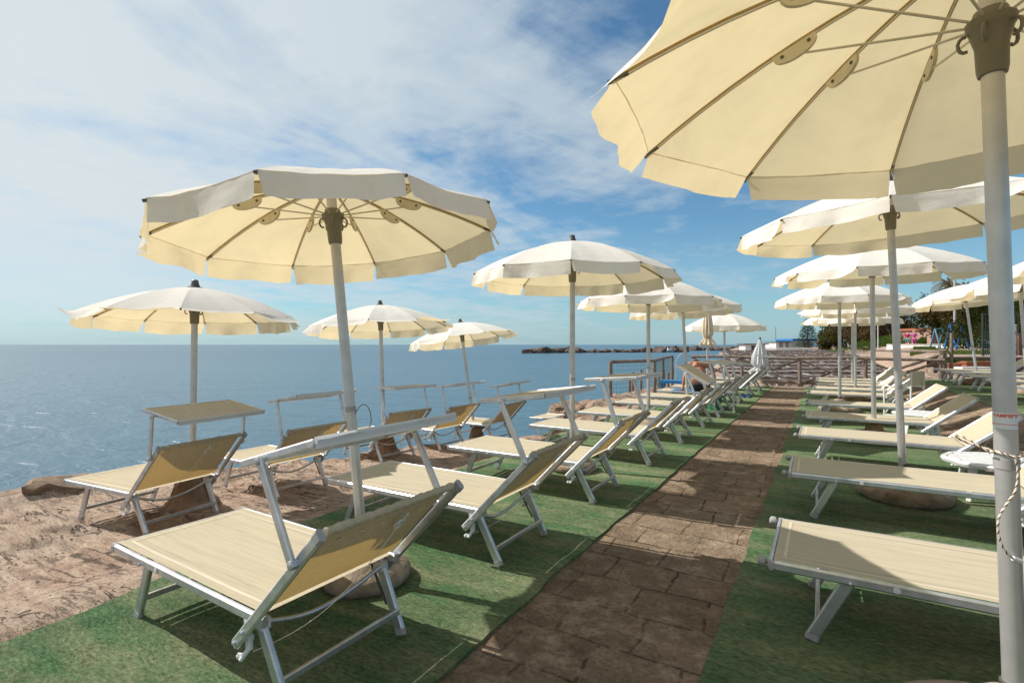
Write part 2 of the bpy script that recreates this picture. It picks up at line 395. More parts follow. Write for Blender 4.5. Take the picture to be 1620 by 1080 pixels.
def pile(parent,u0,u1,v0,v1,dens,seed):
    rn=random.Random(seed); me=parent.data; ws=[vv.co for vv in me.vertices]; b=MB(); n=int((u1-u0)*(v1-v0)*dens)
    for _ in range(n):
        u=rn.uniform(u0,u1); t=rn.random(); v=v0+(v1-v0)*t*t
        a=rn.gauss(.35,.5); h=rn.uniform(.003,.009); w_=rn.uniform(.0015,.003); z=.018+.026-.018
        zz=.022+.007*fb(u*1.6,v*2.1,1.7)
        dx,dy=math.cos(a),math.sin(a); l=rn.uniform(.004,.016)
        b.add([(u-dy*w_,v+dx*w_,zz),(u+dy*w_,v-dx*w_,zz),(u+dx*l,v+dy*l,zz+h)],[(0,1,2)])
    o=b.build('pile',parent.data.materials[0].name,parent); o['kind']='stuff'
mats=[o for o in bpy.data.objects if o.name.startswith('beach_mat')]
pile(mats[0],-3.93,-1.60,.6,5.5,4500,1); pile(mats[1],-.48,1.2,2.0,5.5,3500,2)
pb=MB(); rn=random.Random(77)
def bit(u,v,z,q):
    a=[Vector((rn.uniform(-1,1),rn.uniform(-1,1),rn.uniform(-.5,.5))).normalized()*q*rn.uniform(.6,1.2) for _ in range(1)]
    P=[Vector((u+q*math.cos(k*1.05+rn.random()*.5)*rn.uniform(.7,1.3),v+q*math.sin(k*1.05+rn.random()*.5)*rn.uniform(.7,1.3),z)) for k in range(6)]
    top=Vector((u,v,z+q*rn.uniform(.5,1.)));
    pb.add(P+[top],[(k,(k+1)%6,6) for k in range(6)])
for _ in range(2600):
    t=rn.random()**1.6; v=.8+8*t; u=rn.uniform(-8.2,-3.95)
    if shore(v)<u-.4: bit(u,v,gz(u,v)-.002,rn.choice([.003,.004,.006,.009,.013]))
for _ in range(500):
    t=rn.random()**1.8; bit(rn.uniform(-1.55,-.52),1.5+9*t,.006+.002,rn.choice([.003,.004,.005,.007]))
tag(pb.build('pebbles','rock_brown',sharp=5),kind='stuff')
# ------------------------------------------------------------------ sun loungers
def make_lounger(sl=1.67,shade=None,ang=45.5,bumper=False,detail=True,towel=None):
    """x toward the head, origin on the ground below the rear feet"""
    r=empty('sun_lounger',(0,0,0)); W=.392
    xf=-.10-sl; zr=.372
    px,pz=-.10,.395
    ca,sa=math.cos(rad(ang)),math.sin(rad(ang))
    def bp(t,off=0): return Vector((px+ca*t-sa*off,0,pz+sa*t+ca*off))
    for s in (-1,1):
        b=MB(); b.bar((xf,s*W,zr),(px+.02,s*W,zr),.028,.050,ch=.34)
        b.lathe([(.009,0),(.009,.006),(.004,.008)],8,(xf+.36,s*(W+.016),zr-.012),axis=(0,s,0))
        b.build('side_rail','aluminium',r)
        b=MB(); b.bar(bp(-.21)+Vector((0,s*(W+.034),0)),bp(.60)+Vector((0,s*(W+.034),0)),.026,.050,ch=.34)
        for t in (-.19,-.1):
            b.lathe([(.010,0),(.010,.006),(.005,.009)],8,bp(t)+Vector((0,s*(W+.048),0)),axis=(0,s,0))
        br=b.build('backrest_rail','aluminium',r)
        b=MB(); b.bar(bp(.592)+Vector((0,s*(W+.034),0)),bp(.628)+Vector((0,s*(W+.034),0)),.033,.058,ch=.35)
        b.build('end_cap','grey_plastic',br)
        b=MB(); b.bar((xf+.36,s*(W-.035),zr-.01),(xf+.19,s*(W-.05),.012),.028,.062,up=(1,0,0),ch=.25)
        lg=b.build('leg','aluminium',r)
        b=MB(); b.bar((xf+.197,s*(W-.05),.03),(xf+.188,s*(W-.05),.0),.033,.068,up=(1,0,0),ch=.3); b.build('foot_cap','grey_plastic',lg)
        b=MB(); b.bar((-.19,s*(W-.035),zr-.005),(.0,s*(W-.05),.012),.028,.062,up=(1,0,0),ch=.25)
        lg=b.build('leg','aluminium',r)
        b=MB(); b.bar((-.008,s*(W-.05),.03),(.003,s*(W-.05),.0),.033,.068,up=(1,0,0),ch=.3); b.build('foot_cap','grey_plastic',lg)
        if detail:
            b=MB(); p=Vector((-.205,s*(W+.004),.245))
            b.bar(p+Vector((0,0,.11)),p+Vector((.015,0,-.02)),.022,.034,up=(1,0,0)); b.bar(p+Vector((.015,0,-.015)),p+Vector((-.005,s*.03,-.06)),.018,.02,up=(1,0,0))
            b.box(p+Vector((.0,0,.03)),(.05,.03,.02)); b.lathe([(.012,0),(.014,.02),(.0,.03)],8,p+Vector((-.02,s*.012,-.055)),axis=(-1,s*.6,0))
            b.build('latch','white_plastic',r)
            b=MB(); b.bar((-.24,s*(W-.05),zr-.03),(-.11,s*(W-.05),.13),.010,.014,up=(0,1,0)); b.build('strut','steel_dark',r)
            b=MB(); b.box((-.17,s*(W-.04),zr-.04),(.07,.045,.05)); b.build('bracket','white_plastic',r)
    b=MB(); b.bar((xf,-W-.014,zr),(xf,W+.014,zr),.028,.049,ch=.34); er=b.build('end_rail','aluminium',r)
    for s in (-1,1):
        b=MB(); b.bar((xf-.014,s*W,zr),(xf+.018,s*W,zr),.032,.054,ch=.4); b.build('end_cap','grey_plastic',er)
        if bumper:
            b=MB(); b.lathe([(.012,0),(.014,.012),(.026,.016),(.03,.03),(.026,.045),(.012,.054)],12,(xf-.014,s*(W-.02),zr+.004),axis=(-1,0,.12)); b.build('bumper','grey_plastic',r)
    for x in (xf+.215,-.022):
        b=MB(); b.bar((x,-W+.05,.105 if x<-.5 else .115),(x,W-.05,.105 if x<-.5 else .115),.022,.034); b.build('crossbar','aluminium',r)
    b=MB(); b.tube([(-.15-.06*math.sin(PI*k/10),(-1+k/5)*(W-.05),.335-.10*math.sin(PI*k/10)) for k in range(11)],.012,8); b.build('curved_brace','aluminium',r)
    # seat cloth
    b=MB(); WI=W-.012
    def P(s,t):
        x=xf+.012+(px-.02-xf)*s; y=-WI+2*WI*t
        return Vector((x,y,zr+.026-.012*math.sin(PI*t)**.6*min(1,6*s*(1-s))+.0015*fb(x*3,y*4,1)))
    b.grid(P,26,10); sf=b.build('seat_fabric','textilene',r)
    b=MB()
    for y in (-WI+.055,WI-.055): b.grid(lambda s,t:P(.03+.95*s,0)*0+Vector((xf+.05+(px-.1-xf)*s,y-.008+.016*t,P(.03+.95*s,(y+WI)/(2*WI)).z+.002)),24,1)
    b.grid(lambda s,t:Vector((xf+.055+.016*s,-WI+.06+(2*WI-.12)*t,P(.04,(.06+(2*WI-.12)*t)/(2*WI)).z+.002)),1,10)
    b.build('hem','hem_cloth',sf)
    b=MB()
    def Q(s,t):
        y=-W+2*W*t; u=.0+.60*s
        return bp(u,.022-.03*math.sin(PI*t)**.7*min(1,5*s*(1-s)))+Vector((0,y,.0))
    b.grid(Q,14,10); bf=b.build('backrest_fabric','textilene',r)
    b=MB(); n=44
    pts=[bp(.607,.012+.0)+Vector((0,-W+.0+2*W*k/n,0)) for k in range(n+1)]
    b.tube(pts,[.019+.0025*math.sin(k*2.1)+.0015*math.sin(k*5.3) for k in range(n+1)],10); b.build('hem_sleeve','textilene',bf)
    if detail:
        for k in range(6):
            b=MB(); b.box(bp(.535,-.006)+Vector((0,-W+.1+k*.118,0)),(.012,.022,.006)); b.build('stitch_tab','hem_cloth',bf)
        c=bp(.53,-.028)+Vector((0,.06,0))
        b=MB(); b.tube([c+Vector((.012*0,.026*math.cos(a),0))+Vector((ca,0,sa))*(.034*math.sin(a)-.034) for a in [2*PI*k/16 for k in range(16)]],.0065,6,True)
        b.bar(c+Vector((ca,0,sa))*.0,c+Vector((ca,0,sa))*.045,.012,.008); b.build('pull_ring','white_plastic',bf)
        e=Vector((-.2,-W+.02,.2)); a=c
        b=MB(); b.tube([a+(e-a)*(k/12)+Vector((.0,0,-.10*math.sin(PI*k/12))) for k in range(13)],.0022,5); b.build('cord','rope_white',r)
        b=MB(); b.lathe([(.016,0),(.016,.002),(.001,.003)],14,(xf+.55,-W-.016,zr),axis=(0,-1,0)); bd=b.build('badge','white_plastic',r)
    if shade is not None:
        tilt,h,lean=shade[:3]
        base=bp(shade[3] if len(shade)>3 else .5); top=base+Vector((-lean,0,h))
        ct,st=math.cos(rad(tilt)),math.sin(rad(tilt)); d=.52
        def S(x,y,o=0): return top+Vector((ct*x-st*o,y,st*x+ct*o+.02))
        for s in (-1,1):
            b=MB(); b.bar(base+Vector((0,s*(W+.064),-.01)),top+Vector((0,s*(W+.064),.012)),.022,.042,up=(1,0,0),ch=.28)
            b.lathe([(.019,-.02),(.019,.012),(.01,.016)],10,base+Vector((0,s*(W+.066),0)),axis=(0,s,0))
            b.lathe([(.017,-.02),(.017,.012),(.01,.016)],10,top+Vector((0,s*(W+.066),.01)),axis=(0,s,0))
            b.build('shade_arm','aluminium',r)
        b=MB()
        b.grid(lambda s,t:S(-.19+d*s,-W-.03+2*(W+.03)*t,.012-.014*math.sin(PI*s)*math.sin(PI*t)),10,12)
        sh=b.build('shade_fabric','textilene',r)
        b=MB()
        for s in (-1,1): b.bar(S(-.19,s*(W+.036)),S(-.19+d,s*(W+.036)),.018,.034,ch=.3)
        for x in (-.19,-.19+d): b.bar(S(x,-W-.03),S(x,W+.03),.02,.034,ch=.3)
        b.build('shade_frame','aluminium',sh)
        b=MB(); x=-.19+d+.012
        b.grid(lambda s,t:S(x+.004*math.sin(t*23)*.4,-W-.04+2*(W+.04)*t,-.024+.046*s),2,20); 
        b.build('hem_band','white_cloth',sh)
    if towel:
        b=MB(); b.grid(lambda s,t:bp(.62-.75*s if s<.9 else .62-.75*s,.045+.006*math.sin(9*t+5*s))+Vector((0,-W*.9+1.8*W*t,0)),12,12); o=b.build('towel',towel,r)
    return r
_lc={}
def lounger(u,v,rz,label,group,gzz=None,**k):
    key=tuple(sorted((a,b if not isinstance(b,list) else tuple(b)) for a,b in k.items()))
    if key in _lc: o=copy_tree(_lc[key])
    else: o=_lc[key]=make_lounger(**k)
    z=gz(u-.4,v,False) if gzz is None else gzz
    o.location=(u,v,z+.03); o.rotation_euler=(0,0,rad(rz)); tag(o,label,'sun lounger',group); return o
GL='sun loungers on the left mat'; GS='sun loungers on the rock by the sea'; GR='sun loungers on the right mat'; GB='sun loungers in the back row'
lounger(-1.97,1.735,-1.4,'nearest lounger on the left mat, large in the foreground, sunshade seen edge on',GL,0,shade=(16,.37,.225,.44),sl=1.5)
lounger(-1.97,3.42,0,'second lounger on the left mat, between the leaning parasol pole and the path',GL,0,shade=(7,.385,.2,.55))
lounger(-1.95,5.12,0,'third lounger from the camera on the left mat, sunshade held level',GL,0,shade=(4,.42,.15,.56))
lounger(-1.92,6.98,-1,'fourth lounger on the left mat, the nearest there without a sunshade',GL,0)
lounger(-1.92,8.72,0,'fifth lounger on the left mat, sunshade tipped steeply in front of the bare backed man',GL,0,shade=(-32,.36,.14))
lounger(-1.9,10.5,-2,'sixth lounger on the left mat, sunshade level just right of the bare backed man',GL,0,shade=(-5,.46,.12))
lounger(-1.9,12.1,0,'seventh lounger on the left mat, beside the small white plastic table',GL,0,shade=(-8,.42,.12),detail=False)
lounger(-1.88,13.65,0,'eighth lounger on the left mat, the one the bare backed man sits on',GL,0,detail=False)
lounger(-1.9,15.15,0,'ninth lounger on the left mat, just beyond the bare backed man',GL,0,detail=False)
lounger(-1.85,17.3,-3,'lounger on the left mat with a blue towel over its backrest',GL,0,detail=False,shade=(-6,.46,-.12),towel='blue_cloth')
lounger(-1.8,19.3,0,'farthest lounger on the left mat, next to the folded white parasol',GL,0,detail=False)
S_=1.0
sg=lambda u,v:gz(u,v,False)
lounger(-5.40,2.66,6,'leftmost lounger on the rock, its dark sunshade in parasol shade',GS,shade=(-9,.37,-.03),sl=1.2,ang=47)
lounger(-5.55,4.13,0,'second lounger from the left on the rock, sunshade bar seen edge on',GS,shade=(10,.42,.1),sl=1.2,ang=47)
lounger(-6.15,6.45,-8,'third lounger from the left on the rock, right of the thin leaning pole',GS,shade=(3,.46,.12),sl=1.2,ang=47)
lounger(-6.2,8.0,-4,'fourth lounger from the left on the rock, partly hidden by the near sunshade bar',GS,shade=(9,.46,.1),sl=1.2,ang=47)
lounger(-6.0,9.55,0,'fifth lounger from the left on the rock, behind the crossed sunshade arms',GS,shade=(11,.46,.12),sl=1.2,ang=47,detail=False)
lounger(-6.05,11.4,-2,'rightmost lounger on the rock, closest to the white parasol foot',GS,shade=(1,.46,.12),sl=1.2,ang=47,detail=False)
RO=['nearest lounger on the right mat, at the lower right edge, half shaded','second lounger on the right mat, over the big round parasol foot','third lounger on the right mat, in front of the round white table','fourth lounger on the right mat, its shaded foot end above a stone foot','fifth lounger on the right mat, backrest just left of the big pole',
 'sixth lounger on the right mat, right behind the folding chair','seventh lounger on the right mat, striped by its neighbour','eighth lounger on the right mat, deep in the stack of slanting beds','ninth lounger on the right mat, last but one before the log fence','farthest lounger on the right mat, next to the log fence']
RV=[3.52,5.78,8.08,10.15,12.35,14.9,16.5,18.2,19.6,21.1]
for i,(v,l) in enumerate(zip(RV,RO)):
    lounger(1.53+.02*math.sin(i*5)+(.12 if i>5 else 0),v,[0,.5,-.5,0,1,0,-1,0,1,0][i],l,GR,0.0,ang=40,bumper=True,detail=i<6)
BO=['back row lounger nearest the camera, cut by the right edge behind the big pole','second back row lounger, just right of the big pole','third back row lounger, foot end peeping out left of the big pole','fourth back row lounger, its foot end farthest left beside the terracotta planters','fifth back row lounger, mostly hidden, by the low stone wall']
for i,(v,l) in enumerate(zip([12.9,15.0,17.3,19.4,21.0],BO)):
    lounger(4.92,v,[0,1,0,-1,0][i],l,GB,.40,ang=38,bumper=True,detail=False,**({'shade':(12,.45,.1)} if i==1 else {}))
# ------------------------------------------------------------------ parasols
def make_umbrella(u,v,label,group,R=1.28,ztop=2.9,drop=.44,lean=(0,0),base='disc',seed=0,wind=1.,gzv=0.,detail=2,rot=0.,vl=.15,pr=.034,blow=0.,bdir=-.2):
    rn=random.Random(seed); r=empty('parasol',(u,v,gzv),0,label,'parasol',group); n=10
    q=Vector((0,0,1)).rotation_difference(Vector((lean[0],lean[1],1)).normalized()).to_matrix()
    T=lambda p:q@Vector(p)
    zt=ztop
    def rib(k,t,off=0):
        a=rot+2*PI*k/n; rr=R*t
        return Vector((rr*math.cos(a),rr*math.sin(a),zt-drop*(.22*t+.78*t**1.9)-off))
    b=MB(); b.tube([T((0,0,.03)),T((0,0,zt-.02))],pr,20); pole=b.build('pole','pole_metal',r)
    b=MB(); b.tube([T((0,0,1.13)),T((0,0,1.165))],pr+.003,20); b.build('collar','grey_plastic',pole)
    # base
    b=MB()
    if base=='disc':
        b.lathe([(.05,.0),(.27,0),(.29,.03),(.295,.07),(.275,.10),(.245,.12),(.20,.15),(.17,.19),(.12,.20),(.10,.26),(.055,.27),(.05,.26)],40); mt='concrete'
    elif base=='flower':
        b.lathe([(.05,.0),(.37,0),(.40,.03),(.41,.08),(.385,.125),(.34,.14),(.325,.16),(.29,.175),(.2,.18),(.13,.20),(.10,.30),(.055,.31),(.05,.3)],48,flute=.012,fn=10); mt='concrete'
    elif base=='bell':
        b.lathe([(.05,-.04),(.27,-.04),(.275,.04),(.245,.08),(.22,.1),(.185,.2),(.15,.33),(.12,.42),(.105,.47),(.055,.48),(.05,.46)],60,flute=.05,fn=14); mt='cast_stone'
    else:
        b.lathe([(.05,0),(.25,0),(.26,.06),(.2,.09),(.19,.13),(.14,.16),(.10,.26),(.08,.36),(.05,.37),(.045,.36)],32); mt='white_stone'
    bs=b.build('base',mt,r,sharp=60); hb_={'disc':.26,'flower':.29,'bell':.46}.get(base,.36)
    b=MB(); b.lathe([(pr+.002,0),(pr+.016,0),(pr+.016,.07),(pr+.002,.075)],16,(0,0,hb_)); b.build('socket','steel_dark',bs)
    b=MB(); b.tube([(pr+.01,0,hb_+.04),(pr+.06,0,hb_+.04)],.008,6); b.lathe([(.02,0),(.022,.012),(.0,.02)],8,(pr+.055,0,hb_+.04),axis=(1,0,0)); b.build('clamp_screw','steel_dark',bs)
    # canopy
    sag=[.012+.012*rn.random() for _ in range(n)]
    def panel(k,s,t):
        p=rib(k,t).lerp(rib(k+1,t),s); m=4*s*(1-s)
        p.z-=sag[k]*m*t*t*.7; p.x*=1-.018*m*t; p.y*=1-.018*m*t
        p.z+=.004*fb(p.x*4,p.y*4,seed)+m**.5*t*.007*fb((k+s)*4.2,t*1.3,seed*1.7)+m**.5*.002*(t**3)*fb((k+s)*11,t*2.,seed*2.3)
        return p
    b=MB()
    for k in range(n): b.grid(lambda s,t:T(panel(k,s,.03+.97*t)),14,12)
    cv=b.build('canopy','canvas',r,sharp=8)
    # seam tapes / rib pockets
    b=MB(); 
    for k in range(n): b.tube([T(rib(k,.05+.94*i/9,.011)) for i in range(10)],.0075,5)
    b.build('rib_tape','tape',cv)
    for k in range(n):
        b=MB(); a=rot+2*PI*(k+.5)/n; o=Vector((math.cos(a),math.sin(a),0)); tn=Vector((-o.y,o.x,0))
        # flare: windward (from -x) side presses in, lee side lifts; each flap has its own mood
        fl=.10+.10*rn.random()+wind*.28*max(0,-math.cos(a-.25))*rn.random()+wind*.22*max(0,math.cos(a))*rn.random()
        ph=rn.random()*6; am=.012+.022*rn.random()*wind; fr=.7+rn.random()*1.6; skl=.04*rn.random()-.012; skr=.04*rn.random()-.012
        lift=[0,0]
        fl+=blow*max(0,math.cos(a-bdir))**.8*(.75+.5*rn.random())
        if rn.random()<.30*wind: lift[rn.randrange(2)]=.3+.5*rn.random()
        ln=vl*(.92+.16*rn.random())
        def P(s,t):
            e=panel(k,.005+.99*s,.9965 if t==0 else 1.)
            c=s*2-1
            lf=lift[0]*max(0,-c)**2+lift[1]*max(0,c)**2
            an=min(1.75,fl*(.8+.2*t)+lf*(.8+.6*t))
            w_=am*1.2*t*math.sin(fr*s*PI*2+ph)+.007*t*math.sin(fr*4.1*s*PI+ph*2)+.005*fb(s*6,t*2,k+seed)
            L=ln*t
            p=e+o*(L*math.sin(an)+w_)+Vector((0,0,-L*math.cos(an)))
            p+=tn*(-(skl*(1-s))+skr*s)*t*-1.
            p.z-=.004*t*math.sin(2*PI*s*fr+ph+1)
            return T(p)
        b.grid(P,16,6); b.build('valance','canvas',cv,sharp=40)
    if detail>=1:
        zh=zt-drop+.08
        for k in range(n):
            b=MB(); b.tube([T(rib(k,.03+.97*i/9,.022)) for i in range(10)],.006,5)
            rb=b.build('rib','rib_rod',r)
            b=MB(); p1=rib(k,.955,.02); p2=rib(k,1.012,.012); b.bar(T(p1),T(p2),.014,.017); b.build('rib_tip','steel_dark',rb)
            m=rib(k,.47,.03); a=rot+2*PI*k/n; hb=Vector((.06*math.cos(a),.06*math.sin(a),zh+.03))
            b=MB(); b.tube([T(hb),T(m-Vector((0,0,.03)))],.0052,6); b.build('strut','rib_rod',rb)
            if detail>=2:
                tn=Vector((-math.sin(a),math.cos(a),0)); o=Vector((math.cos(a),math.sin(a),0))
                sl=(rib(k,.52)-rib(k,.42)).normalized(); b=MB(); nn=12
                pr2=[(.095*math.cos(PI*i/nn),-.062*math.sin(PI*i/nn)**.7) for i in range(nn+1)]
                up=tn.cross(sl).normalized(); up=up if up.z>0 else -up
                vs=[T(m+sl*x+up*(y+.01)+tn*sd) for sd in (-.008,.008) for x,y in pr2]; c=nn+1
                b.add(vs,[tuple(range(c)),tuple(range(2*c-1,c-1,-1))]+[(i,c+i,c+(i+1)%c,(i+1)%c) for i in range(c)])
                b.build('strut_joint','joint_plastic',rb)
                for x in (-.06,.055):
                    b=MB(); b.lathe([(.008,-.012),(.008,.012)],8,T(m+sl*x+up*-.012),axis=q@tn); b.build('rivet','steel_dark',rb)
        b=MB(); b.lathe([(pr+.003,-.17),(.043,-.17),(.047,-.15),(.05,-.06),(.066,.0),(.074,.012),(.074,.036),(.058,.04),(.05,.07),(pr+.002,.07)],20,T((0,0,zh)),axis=q@Vector((0,0,1)))
        if detail>=2:
            for k in range(5):
                a=.5+2*PI*k/5; c=Vector((.085*math.cos(a),.085*math.sin(a),zh-.03)); o=Vector((math.cos(a),math.sin(a),0))
                b.tube([T(c+o*(.020*math.sin(x)-.01)+Vector((0,0,.030*math.cos(x)))) for x in [-.3+ i*.55 for i in range(8)]],.0065,6)
        b.build('runner_hub','olive_plastic',r)
    b=MB(); b.lathe([(.075,-.012),(.08,.0),(.05,.01),(.045,.03),(.036,.05),(.036,.075),(.022,.088),(.0,.09)],20,T((0,0,zt)),axis=q@Vector((0,0,1)),flute=.03,fn=6)
    b.build('finial','steel_dark',r); return r
GU='open cream parasols over the left mat'; GV='open cream parasols by the sea'; GW='open cream parasols over the right mat'; GX='open cream parasols of the back row'
make_umbrella(-2.63,2.45,'large cream parasol left of centre with a leaning pole, underside in view',GU,R=1.13,ztop=2.71,drop=.33,lean=(-.108,-.024),seed=3,wind=.25,rot=.25,blow=.1,gzv=.02)
make_umbrella(-2.7,5.94,'white topped parasol left of centre on an upright pole, dome shaped',GU,R=1.24,ztop=2.88,seed=5,base='disc',rot=.1,gzv=.02,wind=.5,blow=.3,bdir=.3,drop=.42)
make_umbrella(-2.77,9.5,'third parasol on the left mat, its pole rising behind the level sunshade',GU,R=1.27,ztop=2.84,seed=14,rot=.3,gzv=.02,detail=1)
make_umbrella(-2.7,12.5,'fourth parasol on the left mat, pole standing before the bare backed man',GU,R=1.27,ztop=2.86,seed=25,rot=.0,gzv=.02,detail=1,lean=(-.05,0))
make_umbrella(-2.75,18.1,'farthest open parasol on the left mat, right of the rolled up one',GU,R=1.22,ztop=2.62,seed=36,rot=.2,gzv=.02,detail=1,wind=.5)
make_umbrella(-6.12,3.1,'leftmost parasol, standing in a fluted stone foot on the rock',GV,R=1.06,ztop=2.50,drop=.33,base='bell',seed=48,rot=.05,gzv=gz(-6.12,3.1),lean=(-.02,.02),wind=.8,blow=1.5,bdir=-.4)
make_umbrella(-6.78,6.75,'small looking parasol on a thin leaning pole before the open sea',GV,R=1.24,ztop=2.72,base='bell',seed=52,rot=.33,gzv=gz(-6.78,6.75),lean=(-.065,.02),wind=.9,detail=1,drop=.38,blow=1.35,bdir=-.1)
make_umbrella(-6.75,9.6,'parasol tipped to the left, farthest along the shore',GV,R=1.20,ztop=2.90,base='bell',seed=67,rot=.1,gzv=gz(-6.75,9.6),lean=(-.14,-.03),wind=.9,detail=1,drop=.36,blow=1.5,bdir=-.2)
make_umbrella(.60,2.53,'biggest parasol cut by the upper right corner, its pole along the right edge',GW,R=1.39,ztop=3.11,base='flower',seed=72,rot=.44,gzv=.02,lean=(-.021,.005),wind=.6,blow=.5,bdir=3.5)
make_umbrella(.72,6.6,'second parasol on the right mat, shaded front flaps and a big round foot',GW,R=1.40,ztop=3.22,drop=.37,base='flower',seed=86,rot=.22,gzv=.02,lean=(-.04,-.04),wind=.8)
make_umbrella(.72,10.1,'third parasol on the right mat, directly beneath the second canopy',GW,R=1.38,ztop=3.18,base='flower',seed=95,rot=.12,gzv=.02,lean=(-.01,-.045),detail=1)
make_umbrella(.36,14.3,'fourth parasol on the right mat, low in the row of overlapping canopies',GW,R=1.34,ztop=3.08,base='flower',seed=106,rot=.05,gzv=.02,detail=1)
make_umbrella(.80,17.2,'fifth parasol on the right mat, only its flaps show under the fourth',GW,R=1.34,ztop=2.98,base='flower',seed=115,rot=.3,gzv=.02,detail=1)
make_umbrella(.85,19.9,'farthest parasol on the right mat, lowest flaps of the overlapping row',GW,R=1.34,ztop=2.82,base='flower',seed=125,rot=.15,gzv=.02,detail=1)
make_umbrella(3.92,19.9,'back row parasol with a leaning pole before the dark trees',GX,R=1.34,ztop=2.98,base='flower',seed=133,gzv=.42,lean=(-.10,.05),detail=1,rot=.2)
make_umbrella(4.15,16.6,'back row parasol half hidden behind the big pole at right',GX,R=1.34,ztop=2.95,base='flower',seed=143,gzv=.42,lean=(-.05,0),detail=1,rot=.1)
make_umbrella(4.25,13.4,'back row parasol reaching in at the right edge',GX,R=1.30,ztop=3.02,base='flower',seed=155,gzv=.42,detail=1,rot=.0,lean=(0,0))
def closed(u,v,z0,z1,zb,rmax,mat,label,base='disc',skirt=.13,zp=0):
    r=empty('closed_parasol',(u,v,.02),0,label,'parasol')
    b=MB(); b.tube([(0,0,.03),(0,0,z1+.02)],.03,14); b.build('pole','pole_metal',r)
    b=MB(); prof=[(.035,z1),(.06,z1-.1),(rmax*.9,z1-.5*(z1-zb)),(rmax,zb+.32),(rmax*.75,zb+.24),(rmax*.62,zb+.2),(skirt*1.2,zb+.08),(skirt*1.45,zb+.03),(skirt*1.1,zb),(.05,zb+.05)]
    n=60; vs=[]
    for i,(rr,z) in enumerate(prof):
        for k in range(n):
            a=2*PI*k/n; f=1+.24*math.sin(10*a+.5*i*.3)+.08*math.sin(23*a+i); f=1+(f-1)*min(1,i/2)
            vs.append((rr*f*math.cos(a),rr*f*math.sin(a),z+(.02*math.sin(5*a) if i>5 else 0)))
    b.add(vs,[(i*n+k,(i+1)*n+k,(i+1)*n+(k+1)%n,i*n+(k+1)%n) for i in range(len(prof)-1) for k in range(n)])
    b.build('folded_canopy',mat,r,sharp=60)
    b=MB(); b.lathe([(.05,0),(.035,.06),(.0,.08)],14,(0,0,z1)); b.build('finial','steel_dark',r)
    if mat=='folded_canvas':
        b=MB(); b.lathe([(rmax*.72,zb+.21),(rmax*.74,zb+.225),(rmax*.72,zb+.24)],24); b.build('tie_strap','tape',r)
    b=MB(); b.lathe([(.05,0),(.29,0),(.315,.03),(.32,.075),(.26,.135),(.17,.16),(.10,.26),(.05,.27)],32); b.build('base','concrete',r)
closed(-2.7,14.9,0,2.75,1.56,.13,'folded_canvas','rolled up cream parasol with a ruffled lower end, above the seated man')
closed(-1.95,20.9,0,1.78,.55,.24,'white_cloth','folded white parasol wrapped in loose cloth before the log fence',skirt=.24)
# rope tied round the near pole and the sticker on that pole
lean=Vector((-.021,.005,1)).normalized(); B0=Vector((.60,2.53,.02))
def poleat(z): return B0+lean*((z-.02)/lean.z)
fw=Vector((-math.sin(YAW),math.cos(YAW),0)); rt=Vector((math.cos(YAW),math.sin(YAW),0))
tocam=(Vector((0,0,0))-Vector((.6,2.53,0))).normalized(); sd=Vector((-tocam.y,tocam.x,0))
RL=-sd if (-sd).dot(rt)<0 else sd   # screen-left direction
def zpx(y): return CAM_H-(y-545)/810*1.86
rope=empty('rope',poleat(zpx(716)),0,'brown flecked white rope knotted round the big pole at the right edge','rope')
o0=rope.location.copy()
pts=[]
zc=zpx(717)
for i in range(25):
    a=2*PI*i/24; pts.append(poleat(zc+.006*math.sin(a*2))+(tocam*math.cos(a)+RL*math.sin(a))*.043)
lp=[poleat(zc)+tocam*(.04*math.cos(t*PI)-.0)+RL*(.04+.10*math.sin(t*PI)+.0)+Vector((0,0,.045*math.sin(t*PI)+.012*math.sin(t*PI*2))) for t in [i/14 for i in range(15)]]
hang=[(1604,722),(1609,745),(1605,775),(1592,795),(1580,815),(1577,835),(1582,858),(1592,875),(1604,884)]
hp=[]
for x,y in hang:
    d=1.815; hp.append(fw*d+rt*((x-810)/810*d)+Vector((0,0,CAM_H-(y-545)/810*d)))
def smooth(P,n):
    out=[];m=len(P)
    for i in range(m-1):
        p0,p1,p2,p3=P[max(i-1,0)],P[i],P[i+1],P[min(i+2,m-1)]
        for j in range(n):
            t=j/n; out.append(.5*((2*p1)+(p2-p0)*t+(2*p0-5*p1+4*p2-p3)*t*t+(3*p1-p0-3*p2+p3)*t**3))
    out.append(P[-1]); return out
def strand(path,ph,r,off,b):
    P=smooth(path,8); L=0; q=[]
    for i,p in enumerate(P):
        if i: L+=(P[i]-P[i-1]).length
        t=(P[min(i+1,len(P)-1)]-P[max(i-1,0)]).normalized(); a=t.orthogonal().normalized()
        a=(Vector((.3,.5,.8)).cross(t)).normalized(); c=t.cross(a)
        g=ph+L*2*PI/.026; q.append(p-o0+(a*math.cos(g)+c*math.sin(g))*off)
    b.tube(q,r,6)
for ph,mt,nm in ((0,'rope_white','strand'),(2.1,'rope_white','strand'),(4.2,'rope_brown','brown_strand')):
    b=MB(); strand(pts,ph,.0023,.0020,b); strand(hp,ph,.0023,.0020,b); strand(lp,ph,.0022,.0018,b); b.build(nm,mt,rope)
e=hp[-1]-o0; b=MB(); b.tube([e+Vector((-.006,0,.004)),e+rt*.022+Vector((0,0,-.006))],.0085,10); b.build('end_sleeve','white_plastic',rope)
def wrap(zc,hgt,half,name,mat,parent,rr,lo=0.):
    b=MB(); b.grid(lambda s,t:poleat(zc+(t-.5)*hgt)+(tocam*math.cos((s-.5)*2*half)-RL*math.sin((s-.5)*2*half))*rr-parent.location,24,1)
    return b.build(name,mat,parent)
